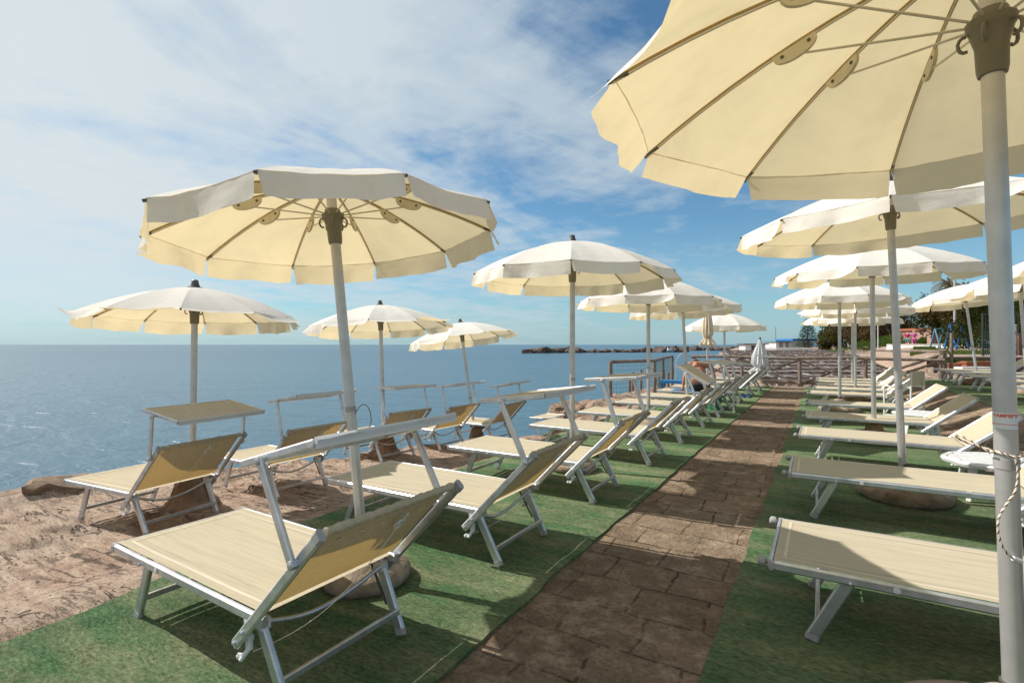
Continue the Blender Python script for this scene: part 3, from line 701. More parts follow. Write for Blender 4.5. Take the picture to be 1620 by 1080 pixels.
UM=[o for o in bpy.data.objects if o.get('label','').startswith('biggest parasol')][0]
zs=zpx(665)
st=wrap(zs,.058,1.35,'sticker','sticker',UM,.0348)
def wraptext(txt,size,zc,mat,x0):
    cu=bpy.data.curves.new('t','FONT'); cu.body=txt; cu.size=size; cu.align_x='CENTER'; cu.align_y='CENTER'; cu.extrude=.0; cu.offset=.0006
    to=bpy.data.objects.new('t',cu); COL.objects.link(to); dg=bpy.context.evaluated_depsgraph_get()
    me=bpy.data.meshes.new_from_object(to.evaluated_get(dg)); bpy.data.objects.remove(to)
    for vv in me.vertices:
        a=(vv.co.x+x0)/.0352; p=poleat(zc+vv.co.y)+(tocam*math.cos(a)-RL*math.sin(a))*.0356-UM.location; vv.co=p
    me.materials.clear(); me.materials.append(M[mat]); o=bpy.data.objects.new('lettering',me); COL.objects.link(o); o.parent=st
wraptext('RAMBERTI',.0165,zs+.018,'red_ink',.004)
wrap(zs-.012,.0022,1.35,'red_line','red_ink',UM,.0352)
# thin loop of cord round the leaning left pole
b=MB(); c0=Vector((-2.63,2.45,.02))+Vector((-.075,.035,1))*1.14
b.tube([c0+Vector((.055*math.cos(a)*1.6-.02,.06*math.sin(a),-.11+.12*math.cos(a*1.0+.4)-.03*math.sin(2*a))) for a in [2*PI*i/30 for i in range(30)]],.0028,6,True)
tag(b.build('cord_loop','rope_brown'),'thin brown cord looped round the leaning parasol pole left of centre','cord')
# ------------------------------------------------------------------ plastic tables, chair, small things
def plastic_table(u,v,z,rd,h,label):
    r=empty('plastic_table',(u,v,z),0,label,'table','white plastic tables'); n=48
    b=MB()
    def rr(a): return rd*(1+.035*math.cos(8*a))
    rings=[(1.0,h-.05),(1.03,h-.02),(1.0,h),(.93,h+.004),(.9,h-.002)]
    vs=[(rr(2*PI*k/n)*s*math.cos(2*PI*k/n),rr(2*PI*k/n)*s*math.sin(2*PI*k/n),zz) for s,zz in rings for k in range(n)]
    b.add(vs,[(i*n+k,i*n+(k+1)%n,(i+1)*n+(k+1)%n,(i+1)*n+k) for i in range(len(rings)-1) for k in range(n)])
    b.build('rim','white_plastic',r)
    b=MB()
    for i in range(-4,5):
        x=i*rd*.2; w=math.sqrt(max(.01,(rd*.92)**2-x*x)); b.box((x,0,h-.008),(rd*.17,2*w,.014))
    b.build('slatted_top','white_plastic',r)
    for k in range(4):
        a=PI/4+k*PI/2; b=MB(); b.bar((rd*.68*math.cos(a),rd*.68*math.sin(a),h-.03),(rd*.86*math.cos(a),rd*.86*math.sin(a),0),.085,.03,up=(math.cos(a),math.sin(a),0),scale1=.55); b.build('leg','white_plastic',r)
plastic_table(1.50,7.02,.03,.40,.40,'round white slatted plastic table at right with cord lying over it')
plastic_table(1.45,11.2,.03,.38,.40,'white slatted plastic table between the third and fourth right loungers, only its top showing')
r=empty('plastic_table',(-1.97,12.95,.03),.1,'small square white plastic table on the left mat beside the path','table','white plastic tables')
b=MB(); b.box((0,0,.45),(.46,.46,.03)); b.build('tabletop','white_plastic',r)
for i in (-1,1):
    for j in (-1,1):
        b=MB(); b.bar((i*.19,j*.19,.44),(i*.21,j*.21,0),.09,.035,scale1=.7); b.build('leg','white_plastic',r)
# green basket + shoes
r=empty('basket',(-2.25,13.2,.03),0,'green plastic basket on the mat behind the small white table','basket')
b=MB(); b.lathe([(.14,0),(.2,.34),(.215,.345),(.215,.36),(.195,.36),(.135,.02),(.0,.02)],20); b.build('tub','green_plastic',r)
b=MB(); b.tube([(.2*math.cos(a),0,.36+.16*math.sin(a)) for a in [PI*i/10 for i in range(11)]],.01,6); b.build('handle','green_plastic',r)
for i,(du,dv,l) in enumerate(((0,0,'left navy sandal on the mat edge beside the path'),(.16,.05,'right navy sandal nearer the path'))):
    r=empty('sandal',(-2.02+du,16.7+dv,.03),.4,l,'shoe','pair of sandals'); b=MB(); b.bar((0,-.13,.02),(0,.13,.02),.10,.04,ch=.4); b.build('sole','navy_cloth',r)
    b=MB(); b.tube([(.05*math.cos(a),.04,.03+.06*math.sin(a)) for a in [PI*i/8 for i in range(9)]],.022,6); b.build('strap','navy_cloth',r)
# director's chair
def director_chair(u,v,rz):
    r=empty('folding_chair',(u,v,.03),rz,'folding armchair with cream cloth back standing among the right hand loungers','chair')
    # x = facing direction; width y
    w=.28
    for s in (-1,1):
        b=MB(); b.bar((-.26,s*w,0),(-.27,s*w,.98),.03,.035); b.build('back_post','white_plastic',r)
        b=MB(); b.bar((.24,s*w,0),(.24,s*w,.66),.03,.035); b.build('front_post','white_plastic',r)
        b=MB(); b.tube([(-.27,s*w,.60),(-.25,s*w,.65),(-.2,s*w,.665),(.2,s*w,.665),(.26,s*w,.655)],.018,8); b.build('armrest','white_plastic',r)
        b=MB(); b.bar((-.26,s*w,.04),(.24,s*w,.04),.025,.03); b.build('floor_rail','white_plastic',r)
    for s in (-1,1):
        b=MB(); b.bar((s*.2,-w,.05),(s*.2,w,.42),.025,.03); b.build('cross_leg','white_plastic',r); b=MB(); b.bar((s*.23,w,.05),(s*.23,-w,.42),.025,.03); b.build('cross_leg','white_plastic',r)
    b=MB(); b.grid(lambda s,t:Vector((-.24+.48*s,-w+2*w*t,.43-.03*math.sin(PI*t))),8,8); b.build('seat_cloth','textilene',r)
    b=MB(); b.grid(lambda s,t:Vector((-.285+.01-.03*math.sin(PI*t),-w-.02+2*(w+.02)*t,.70+.30*s)),4,10)
    b.grid(lambda s,t:Vector((-.262+.01-.03*math.sin(PI*t),-w-.02+2*(w+.02)*t,.70+.30*s)),4,10); b.build('back_cloth','textilene',r)
director_chair(1.52,14.0,rad(150))
# ------------------------------------------------------------------ people
def skin_figure(name,verts,edges,mat,parent,sub=2,root=0):
    me=bpy.data.meshes.new(name); me.from_pydata([v[:3] for v in verts],edges,[]); o=bpy.data.objects.new(name,me); COL.objects.link(o)
    o.modifiers.new('s','SKIN'); m2=o.modifiers.new('u','SUBSURF'); m2.levels=sub; m2.render_levels=sub
    for i,sv in enumerate(me.skin_vertices[0].data):
        rr=verts[i][3]; sv.radius=(rr,rr) if not isinstance(rr,tuple) else rr; sv.use_root=(i==root)
    dg=bpy.context.evaluated_depsgraph_get(); m=bpy.data.meshes.new_from_object(o.evaluated_get(dg))
    bpy.data.objects.remove(o); m.name=name; m.materials.clear(); m.materials.append(M[mat])
    m.polygons.foreach_set('use_smooth',[True]*len(m.polygons))
    o=bpy.data.objects.new(name,m); COL.objects.link(o); o.parent=parent; return o
def figure(P):
    """P: dict of joint->(x,y,z). returns verts,edges of one connected body with hands and face"""
    V=[];E=[];ix={}
    def a(n,p,r,to=None):
        ix[n]=len(V); V.append((*p,r))
        if to: E.append((ix[to],ix[n]))
    L=lambda p,q,t:tuple(p[i]+(q[i]-p[i])*t for i in range(3))
    a('pel',P['pel'],(.15,.105)); a('wai',P['wai'],(.135,.095),'pel'); a('che',P['che'],(.165,.11),'wai'); a('uch',L(P['che'],P['nec'],.6),(.13,.085),'che')
    a('nec',P['nec'],.055,'uch'); a('jaw',L(P['nec'],P['hea'],.45),.06,'nec'); a('hea',P['hea'],(.078,.088),'jaw'); a('top',P['top'],.06,'hea')
    f=Vector(P['face']); hx=Vector(P['hea']); a('nose',tuple(hx+f*.105+Vector((0,0,-.02))),.014,'hea')
    side=f.cross(Vector((0,0,1))).normalized()
    for s in (-1,1): a('ear%d'%s,tuple(hx+side*s*.085),.016,'hea')
    for s,n in ((-1,'l'),(1,'r')):
        sh,el,ha=P[n+'sh'],P[n+'el'],P[n+'ha']
        a(n+'sh',sh,.062,'uch'); a(n+'ua',L(sh,el,.5),.048,n+'sh'); a(n+'el',el,.040,n+'ua'); a(n+'fa',L(el,ha,.4),.038,n+'el'); a(n+'wr',L(el,ha,.88),.026,n+'fa')
        d=Vector(ha)-Vector(el); d.normalize(); pal=tuple(Vector(ha)+d*.03); a(n+'pa',pal,(.034,.018),n+'wr')
        ac=d.cross(f); ac=ac.normalized() if ac.length>.1 else side
        for k in range(4):
            ln=(.07,.085,.08,.06)[k]; q=Vector(pal)+ac*(k-1.5)*.019+d*.035; a(n+'f%da'%k,tuple(q),.0095,n+'pa'); a(n+'f%db'%k,tuple(q+d*ln*.6+f*.01),.008,n+'f%da'%k); a(n+'f%dc'%k,tuple(q+d*ln*.9+f*.03),.007,n+'f%db'%k)
        q=Vector(pal)-ac*.04+f*.01; a(n+'ta',tuple(q),.011,n+'pa'); a(n+'tb',tuple(q+d*.04-ac*.012),.009,n+'ta')
        hi,kn,an,to=P[n+'hi'],P[n+'kn'],P[n+'an'],P[n+'to']
        a(n+'hi',hi,.09,'pel'); a(n+'th',L(hi,kn,.5),.075,n+'hi'); a(n+'kn',kn,.054,n+'th'); a(n+'ca',L(kn,an,.35),.054,n+'kn'); a(n+'an',an,.034,n+'ca'); a(n+'to',to,(.04,.025),n+'an')
    return V,E,ix
def sit():
    return dict(pel=(0,0,.10),wai=(0,.03,.27),che=(0,.10,.45),nec=(-.04,.24,.51),hea=(-.09,.36,.52),top=(-.11,.44,.54),face=(-.2,.5,-.85),
     lsh=(-.19,.14,.53),lel=(-.27,.03,.29),lha=(-.30,.02,.075),rsh=(.19,.14,.53),rel=(.27,.16,.28),rha=(.25,.34,.20),
     lhi=(-.10,.04,.10),lkn=(-.15,.45,.12),lan=(-.16,.46,-.30),lto=(-.17,.60,-.36),rhi=(.10,.04,.10),rkn=(.15,.45,.12),ran=(.16,.44,-.30),rto=(.17,.58,-.36))
r=empty('person',(-2.62,13.35,.43),rad(9),'bare backed man in dark trunks sitting with his back to the camera, leaning forward','person')
r.scale=(1.28,1.28,1.28)
V,E,ix=figure(sit()); skin_figure('body',V,E,'skin',r)
P=sit(); skin_figure('trunks',[(0,0,.07,(.165,.12)),(0,.0,.16,(.155,.115)),(-.10,.06,.09,.10),(-.13,.25,.10,.09),(.10,.06,.09,.10),(.13,.25,.10,.09)],[(0,1),(0,2),(2,3),(0,4),(4,5)],'dark_cloth',r)
skin_figure('hair',[(-.085,.33,.55,.066),(-.095,.385,.56,.08),(-.11,.44,.55,.06)],[(0,1),(1,2)],'hair',r)
b=MB(); b.grid(lambda s,t:Vector((-3.3+1.1*s,13.3+.72*t,.437+.006*math.sin(9*s+4*t))),10,10)
b.grid(lambda s,t:Vector((-3.3+1.1*s,13.3-.0-.01*t,.437-.22*t+.0*s)),10,4)
tag(b.build('beach_towel','blue_cloth'),'blue towel spread under the seated man on his lounger','towel')
def walk(ph):
    s=.16*ph
    return dict(pel=(0,0,.95),wai=(0,.0,1.1),che=(0,.0,1.28),nec=(0,.0,1.45),hea=(0,.02,1.58),top=(0,.02,1.66),face=(0,1,0),
     lsh=(-.18,0,1.40),lel=(-.25,-.06,1.13),lha=(-.26,.02-s,.90),rsh=(.18,0,1.40),rel=(.25,-.02,1.13),rha=(.27,.08+s,.90),
     lhi=(-.09,0,.90),lkn=(-.10,s*.7+.03,.50),lan=(-.10,s,.09),lto=(-.10,s+.14,.04),rhi=(.09,0,.90),rkn=(.10,-s*.5+.03,.50),ran=(.10,-s*1.3,.10),rto=(.10,-s*1.3+.13,.05))
def walker(u,v,rz,label,top,bottom,hat,long,ph):
    r=empty('person',(u,v,gz(u,v,False)),rz,label,'person'); V,E,ix=figure(walk(ph)); skin_figure('body',V,E,'pale_skin',r,1); P=walk(ph)
    skin_figure('shirt',[(0,0,.98,(.18,.13)),(0,0,1.12,(.165,.12)),(0,0,1.30,(.19,.135)),(0,0,1.40,(.15,.1)),(-.19,0,1.39,.08),(-.245,-.05,1.16,.06),(.19,0,1.39,.08),(.245,-.02,1.16,.06)],[(0,1),(1,2),(2,3),(3,4),(4,5),(3,6),(6,7)],top,r,1)
    kz=.5 if not long else .2
    skin_figure('trousers',[(0,0,.96,(.175,.13)),(-.09,0,.88,.115),(-.10,P['lkn'][1]*.8,kz,.085),(.09,0,.88,.115),(.10,P['rkn'][1]*.8,kz,.085)],[(0,1),(1,2),(0,3),(3,4)],bottom,r,1)
    skin_figure('hair',[(0,0,1.62,.092),(0,-.02,1.57,.085)],[(0,1)],'hair' if not hat else hat,r,1)
    if hat:
        b=MB(); b.lathe([(.18,1.635),(.1,1.66),(.1,1.73),(.0,1.745)],16); b.build('hat',hat,r)
du=lambda px,d:((-math.sin(YAW)+(px-810)/810*math.cos(YAW))*d,(math.cos(YAW)+(px-810)/810*math.sin(YAW))*d)
walker(*du(1435.5,56),rad(-12),'distant walker in a magenta shirt and grey shorts on the promenade','magenta_cloth','teal_cloth',None,False,1)
walker(*du(1446,54),rad(-12),'distant walker in a pink outfit and pale hat on the promenade','pink_cloth','pink_cloth','straw',True,-.8)
# ------------------------------------------------------------------ fences
def log(b,p,q,r0,r1=None,n=8,seed=0):
    p=Vector(p);q=Vector(q);r1=r1 or r0; m=7
    b.tube([p+(q-p)*(i/m)+Vector((fb(i*.9,seed,1),fb(i*.9,seed,5),fb(i*.9,seed,9)))*r0*.35*(0 if i in(0,m) else 1) for i in range(m+1)],[r0+(r1-r0)*i/m+r0*.09*math.sin(i*2.3+seed) for i in range(m+1)],n)
r=empty('log_fence',(0,22.4,0),0,'rustic log fence with crossed braces closing off the end of the path','fence')
fx=[-4.6,-2.75,-.72,1.35,3.45]
for i,x in enumerate(fx):
    b=MB(); log(b,(x,0,-.7),(x,0,1.08),.075,.06,seed=i); b.build('post','old_wood',r)
for i in range(4):
    b=MB(); log(b,(fx[i]-.1,-.03,1.10),(fx[i+1]+.1,-.03,1.10+.03*(-1)**i),.06,.05,seed=i+9); b.build('top_rail','old_wood',r)
    x0,x1=(fx[i],fx[i+1]) if i%2 else (fx[i+1],fx[i])
    b=MB(); log(b,(fx[i]+.08,.06,1.02 if i%2==0 and 0 else .12),(fx[i+1]-.08,.06,1.0),.05,.04,seed=i+20); b.build('brace','old_wood',r)
    b=MB(); log(b,(fx[i]+.08,-.07,1.0),(fx[i+1]-.08,-.07,.12),.045,.04,seed=i+30); b.build('brace','old_wood',r)
    b=MB(); log(b,(fx[i],.1,.12),(fx[i+1],.1,.18),.04,.035,seed=i+40); b.build('bottom_rail','old_wood',r)
r=empty('log_fence',(3.55,22.75,0),0,'short log fence with a stout dark post and slanting rail beside the planters','fence')
b=MB(); log(b,(0,0,.2),(0,0,1.42),.13,.12,seed=3); b.build('post','old_wood',r)
b=MB(); log(b,(.22,.0,.2),(.25,0,2.0),.055,.045,seed=4); b.build('pole','old_wood',r)
b=MB(); log(b,(-1.6,.3,.55),(-.05,.02,1.25),.06,.05,seed=5); b.build('slanting_rail','old_wood',r)
b=MB(); log(b,(-1.6,5,1.35),(-.05,.05,1.36),.05,.045,seed=6); b.build('top_rail','old_wood',r)
# netted fence at left
r=empty('net_fence',(0,0,0),0,'wooden post fence with wire netting at the water edge beyond the rocks','fence')
fp=[(-5.27,14.25),(-4.5,16.1),(-5.0,19.0),(-5.5,22.4)]
for i,(x,y) in enumerate(fp):
    b=MB(); log(b,(x,y,-1.2),(x,y,1.1),.065,.06,seed=i+50); b.build('post','grey_wood',r)
for i in range(3):
    p=Vector((*fp[i],1.1));q=Vector((*fp[i+1],1.1)); b=MB(); log(b,p,q,.055,.05,seed=i+60); b.build('top_rail','grey_wood',r)
    b=MB(); L=(q-p).length; n=int(L/.13)
    for k in range(1,n): 
        c=p+(q-p)*(k/n); b.tube([c-Vector((0,0,1.1)),c],.0035,4)
    for k in range(1,9): b.tube([p-Vector((0,0,.13*k)),q-Vector((0,0,.13*k))],.0035,4)
    b.build('netting','wire',r)
for i,(px,yb,h) in enumerate([(996,616,.5),(1001,614,.55),(1014,612,.62),(1042,607,.45),(1057,606,.4),(1063,603,.4)]):
    d=17+i*.6; u,v=du(px,d); b=MB(); b.tube([(0,0,-1.2),(0,0,CAM_H-(yb-545)/810*d+h)],.05,8); o=b.build('stake','old_wood'); o.location=(u,v,0)
    tag(o,'weathered wooden stake standing in the water behind the netting','stake','stakes in the water')
b=MB(); b.tube([(math.cos(a)*.35,0,1.0+.6*math.sin(a)) if 0<=a<=PI else (0,0,0) for a in [PI*i/12 for i in range(13)]],.022,8); 
for s in(-1,1): b.tube([(s*.35,0,-.6),(s*.35,0,1.0)],.022,8)
u,v=du(1082,24); o=b.build('ladder_rail','pole_metal'); o.location=(u,v,-.4); o.rotation_euler=(0,0,.3); tag(o,'arched metal bathing ladder handrail by the seated man','ladder')
b=MB(); b.box((0,0,.3),(1.1,.5,.10)); [b.box((x,y,.13),(.06,.06,.3)) for x in(-.5,.5) for y in(-.2,.2)]
u,v=du(1072,17.6); o=b.build('bench','blue_cloth'); o.location=(u,v,.02); o.rotation_euler=(0,0,.0); tag(o,'low blue bench at the mat edge left of the seated man','bench')
# ------------------------------------------------------------------ rocks
def rock_mesh(seed,mat,nm='rock'):
    b=MB(); n=20; m=12; vs=[]
    for j in range(m+1):
        th=PI*j/m
        for k in range(n):
            a=2*PI*k/n; d=Vector((math.sin(th)*math.cos(a),math.sin(th)*math.sin(a),math.cos(th)))
            q=1+.42*noise.noise(d*1.3+Vector((seed*7.1,0,0)))+.2*noise.noise(d*3.1+Vector((0,seed*3.3,0)))
            d2=Vector((abs(d.x)**.7*math.copysign(1,d.x),abs(d.y)**.7*math.copysign(1,d.y),abs(d.z)**.7*math.copysign(1,d.z)))
            vs.append(d2*q)
    b.add(vs,[(j*n+k,(j+1)*n+k,(j+1)*n+(k+1)%n,j*n+(k+1)%n) for j in range(m) for k in range(n)])
    return b.mesh(nm,mat,28)
RM=[rock_mesh(i,'rock_dark') for i in range(5)]; RB=[rock_mesh(i+10,'rock_brown') for i in range(5)]
def rock(me,loc,s,rz,label,group):
    o=bpy.data.objects.new('rock',me); COL.objects.link(o); o.location=loc; o.scale=s; o.rotation_euler=(R_.uniform(-.3,.3),R_.uniform(-.3,.3),rz); tag(o,label,'rock',group)
for i in range(64):
    t=i/63; px=836+(1082-836)*t+R_.uniform(-3,3); d=165+R_.uniform(-4,4)+25*t; u,v=du(px,d); s=R_.uniform(.75,1.7)*(1.0+.25*math.sin(t*9))
    rock(RM[i%5],(u,v,SEA+.1),(s*1.3,s,s*.8),R_.uniform(0,6),'dark boulder in the breakwater across the bay','breakwater boulders')
for i in range(40):
    t=i/39; px=1040+(1200-1040)*t; d=240+R_.uniform(-6,6); u,v=du(px,d); s=R_.uniform(.9,1.9)
    rock(RM[i%5],(u,v,SEA+.3),(s*1.7,s,s*.8),R_.uniform(0,6),'dark boulder in the farther breakwater beside the boat','far breakwater boulders')
for i in range(26):
    u=-6.3+R_.uniform(0,1.5); v=12.6+R_.uniform(0,1.6); s=R_.uniform(.16,.42)
    rock(RB[i%5],(u,v,-.58+.26*R_.random()),(s*1.3,s,s*.8),R_.uniform(0,6),'brown boulder heaped at the water edge before the netted fence','boulders at the water edge')
for (px,py,z,s,l) in [(135,776,-.22,.30,'large dark shore rock at the left, behind the leftmost lounger'),(40,786,-.35,.22,'low black shore rock at the left edge of the water'),(84,785,-.4,.16,'small dark rock between the two left shore rocks'),(18,846,-.22,.07,'small dark stone in the hollow at the left edge'),(40,840,-.22,.09,'pale grey stone in the hollow near the left edge'),(758,672,-.75,.22,'round dark rock at the water behind the fourth shore lounger'),(10,830,-.24,.06,'smallest stone at the left edge of the rock shelf')]:
    d=810*(CAM_H-z)/(py-545); u,v=du(px,d); rock(RB[int(px)%5],(u,v,z),(s*1.8,s*.9,s*.55),R_.uniform(0,6),l,None)
for i,(px,py,l) in enumerate([(1000,648,'pale boulder at the end of the rock shelf, left one'),(1050,640,'pale boulder at the end of the rock shelf, right one')]): pass
b=MB(); b.bar((0,-.03,.0),(.012,.03,.005),.018,.006); o=b.build('wood_chip','old_wood'); u,v=du(40,810*1.66/(985-545)); o.location=(u,v,gz(u,v)+.012); tag(o,'small brown wood chip lying on the rock at lower left','debris')
# ------------------------------------------------------------------ timber bathing platforms on the lower beach
def trestle(px0,px1,d,zt,label,seed):
    rn=random.Random(seed); c=du((px0+px1)/2,d); r=empty('timber_platform',(c[0],c[1],0),YAW,label,'platform','timber bathing platforms')
    L=(px1-px0)/810*d; n=max(5,int(L/1.5)); zg=-.9
    for k in range(n+1):
        x=-L/2+L*k/n+rn.uniform(-.15,.15)
        b=MB(); b.bar((x,rn.uniform(-.05,.05),zg),(x+rn.uniform(-.06,.06),0,zt-.03),.10,.10); b.build('post','grey_wood',r)
        b=MB(); b.bar((x+rn.uniform(-.1,.1),.2,zt+.02),(x+.35+rn.uniform(-.3,.3),-1.1-rn.random()*.6,zt-.12-.25*rn.random()),.12,.05); b.build('joist','pale_wood' if rn.random()<.55 else 'grey_wood',r)
        if rn.random()<.6:
            b=MB(); b.bar((x,.05,zg+.1),(x+L/n*.95,.05,zt-.15),.07,.05); b.build('diagonal','grey_wood',r)
    for y in (-1.0,-.05,.9):
        b=MB(); b.bar((-L/2-.3,y,zt-.08*(y<0)),(L/2+.3,y+rn.uniform(-.1,.1),zt-.08*(y<0)+rn.uniform(-.05,.05)),.12,.15); b.build('beam','grey_wood',r)
    b=MB(); k=0; x=-L/2
    while x<L/2:
        if rn.random()<.55: b.bar((x,.05,zt+.09),(x+rn.uniform(-.05,.05),.95+rn.uniform(0,.3),zt+.09+rn.uniform(-.03,.06)),.15,.035)
        x+=.21 if d<45 else .4
    b.build('deck_boards','grey_wood',r)
tl=['nearest row of grey timber staging just past the log fence','second row of grey timber staging past the log fence','third row of grey timber staging on the lower beach','fourth row of grey timber staging on the lower beach','fifth row of grey timber staging on the lower beach','sixth row of timber staging, halfway to the blue roofed hut','seventh row of timber staging toward the blue roofed hut','eighth row of timber staging toward the blue roofed hut','ninth row of timber staging, well out along the beach','farthest row of timber staging in front of the white paling']
for i,(d,zt) in enumerate([(23.5,.02),(26.5,.10),(30,.12),(34.5,.16),(40,.2),(47,.25),(56,.3),(67,.38),(80,.45),(96,.5)]):
    trestle(1168-i*2.5 if i else 1190,1420-i*5,d,zt,tl[i],i)
# heap of loose poles on the beach
for i in range(26):
    d=R_.uniform(22.8,25.5); u,v=du(R_.uniform(1192,1345),d); a=R_.uniform(0,PI); L=R_.uniform(.8,2.0); z=gz(u,v,False)
    b=MB(); log(b,(-L/2,0,.05),(L/2,0,.05+R_.uniform(.1,.8)),.035,.03,6,seed=i); o=b.build('driftwood_pole','old_wood' if i%3 else 'pale_wood'); o.location=(u,v,z); o.rotation_euler=(0,0,a)
    tag(o,'loose weathered pole dumped on the low beach behind the log fence','pole','loose poles behind the log fence')
# ------------------------------------------------------------------ far buildings and fences
def hut():
    d=128; c=du(1250,d); z=gz(*c,False); r=empty('beach_hut',(*c,z),YAW,'white beach hut with a blue roof at the far end of the bay','building')
    z0=CAM_H-7.5/810*d-z
    b=MB(); b.box((-3.3,0,z0/2+.9),(3.6,6,z0+1.8)); b.box((1.2,.2,z0/2+1.0),(5.2,6,z0+2.0)); b.build('wall','white_wall',r)
    b=MB(); b.box((1.3,-.2,z0+2.35),(6.0,8,.55)); b.build('roof','roof_blue',r)
    b=MB(); b.box((-3.6,-.2,z0+2.0),(3.9,7.4,.3)); b.build('side_roof','sky_blue_paint',r)
    for x,wd in ((-3.9,1.0),(-2.4,.8),(2.6,1.6)):
        b=MB(); b.box((x,-3.02 if x<0 else -2.84,z0+1.1),(wd,.06,1.3)); b.build('shutter','grey_plastic',r)
    b=MB(); b.box((.1,-2.84,z0+.95),(2.1,.06,1.7)); b.build('door','white_plastic',r)
    b=MB(); b.tube([(-3.6,0,z0+2),(-3.6,0,z0+5.6)],.05,6); b.build('mast','steel_dark',r)
hut()
d=112; r=empty('paling_fence',(*du(1245,d),gz(*du(1245,d),False)),YAW,'white paling fence in front of the blue roofed hut','fence')
zb=CAM_H-8.5/810*d-gz(*du(1245,d),False); b=MB()
for k in range(60): b.box((-7+k*.26,0,zb),(.15,.04,1.1))
b.build('palings','white_wall',r)
b=MB(); b.box((.8,.05,zb+.3),(16,.06,.1)); b.box((.8,.05,zb-.35),(16,.06,.1)); b.build('rail','white_wall',r)
for px,l in ((1190,'dark shed left of the white paling on the far beach'),): 
    d=115; c=du(px,d); r=empty('beach_shed',(*c,gz(*c,False)),YAW,l,'shed'); b=MB(); b.box((0,0,1.0),(4.5,3,1.8)); b.build('wall','white_wall',r); b=MB(); b.box((0,-.2,2.0),(5.4,3.8,.2)); b.build('roof','steel_dark',r); b=MB(); b.box((-.4,-1.52,.9),(1.0,.05,1.5)); b.build('door','dark_glass',r)
def house(px,d,w,h,wallm,roofm,label):
    c=du(px,d); z=gz(*c,False); r=empty('house',(*c,z),YAW,label,'house'); b=MB(); b.box((0,0,h/2),(w,5,h)); b.build('wall',wallm,r)
    b=MB(); b.box((0,0,h+.15),(w+.6,5.6,.3)); b.build('roof',roofm,r)
    for x in (-w*.28,w*.22):
        b=MB(); b.box((x,-2.52,h*.55),(w*.16,.06,h*.4)); b.build('window','dark_glass',r)
house(1388,105,7,4.2,'white_wall','white_wall','white house behind the distant trees, beside a thin white pole')
house(1466,74,4,2.3,'pink_wall','terracotta','pink house glimpsed under the big tree behind the walkers')
b=MB(); b.box((0,0,.9),(.55,.5,1.8)); b.box((0,0,1.86),(.65,.6,.12)); o=b.build('gate_pillar','pink_wall'); o.location=(*du(1474,52),gz(*du(1474,52),False)); o.rotation_euler=(0,0,YAW); tag(o,'pink gate pillar right of the walkers under the big tree','pillar')
b=MB(); b.box((0,0,.5),(.5,.5,1.0)); b.box((0,0,1.04),(.6,.6,.08)); o=b.build('gate_pillar','terracotta'); o.location=(*du(1612,24.5),gz(*du(1612,24.5),False)); o.rotation_euler=(0,0,YAW); tag(o,'red brick pillar at the right edge behind the lattice','pillar')
# promenade kerb wall, low stone wall
def wall_line(p,q,h,th,name,mat,label,z0):
    p=Vector((*p,0));q=Vector((*q,0)); m=(p+q)/2; L=(q-p).length; a=math.atan2(q.y-p.y,q.x-p.x)
    r=empty(name,(m.x,m.y,z0),a,label,'wall'); b=MB(); n=max(4,int(L/.5))
    b.grid(lambda s,t:Vector((-L/2+L*s,-th/2-.05*fb(s*L*1.7,t*2,3),-.2+(h+.2)*t)),n*2,6); b.grid(lambda s,t:Vector((-L/2+L*s,-th/2+th*t,h+.03*fb(s*L,t,8)*0)),n*2,2); b.grid(lambda s,t:Vector((-L/2+L*(1-s),th/2,-.2+(h+.2)*t)),n,2); b.build('stonework',mat,r)
    b=MB(); b.box((0,0,h+.03),(L,th+.08,.06)); b.build('coping','sand_bank',r)
wall_line((3.9,27.6),(15,33.8),.66,.35,'stone_wall','stone_wall','low dark stone wall behind the terracotta planters',.4)
wall_line(du(1405,49),du(1600,40),.38,.4,'kerb_wall','white_wall','long low white wall along the promenade under the big tree',gz(*du(1500,44),False)-.1)
def patch(px0,px1,d0,d1,label_seed):
    b=MB(); bl=MB(); rn=random.Random(label_seed)
    def P(s,t):
        u,v=du(px0+(px1-px0)*s,d0+(d1-d0)*t); return Vector((u,v,gz(u,v,False)+.02))
    b.grid(P,12,6)
    for k in range(1500):
        p=P(rn.random(),rn.random()); a=rn.random()*6; h=rn.uniform(.06,.16); w_=.03
        bl.add([p+Vector((math.cos(a)*w_,math.sin(a)*w_,-.02)),p-Vector((math.cos(a)*w_,math.sin(a)*w_,.02)),p+Vector((rn.uniform(-.06,.06),rn.uniform(-.06,.06),h))],[(0,1,2)])
    b.add(bl.v,bl.f); tag(b.build('grass','grass_blade'),kind='stuff')
patch(1500,1625,27,33,1); patch(1440,1500,31,37,2); patch(1445,1480,40,46,3)
# planters
for px,d,w,l in ((1508,20.3,.5,'small round terracotta planter left of the long one'),(1545,20.5,1.15,'long terracotta trough planter before the low stone wall')):
    c=du(px,d); z=gz(*c,False); r=empty('planter',(*c,z+.1),YAW,l,'planter'); b=MB(); 
    if w<.8: b.lathe([(.18,.0),(.24,.3),(.27,.31),(.27,.37),(.23,.37),(.2,.3),(.0,.3)],20)
    else:
        b.bar((-w/2,0,.22),(w/2,0,.22),.38,.34,ch=.1); b.bar((-w/2-.04,0,.40),(w/2+.04,0,.40),.46,.07,ch=.2)
    b.build('pot','terracotta',r); b=MB()
    for k in range(60):
        a=R_.random()*6; x=R_.uniform(-w*.4,w*.4); p=Vector((x,R_.uniform(-.12,.12),.4)); q=p+Vector((math.cos(a)*.1,math.sin(a)*.1,R_.uniform(.03,.14))); b.add([p,q+Vector((.03,0,0)),q-Vector((.03,0,0))],[(0,1,2)])
    b.build('foliage','leaf_bush',r)
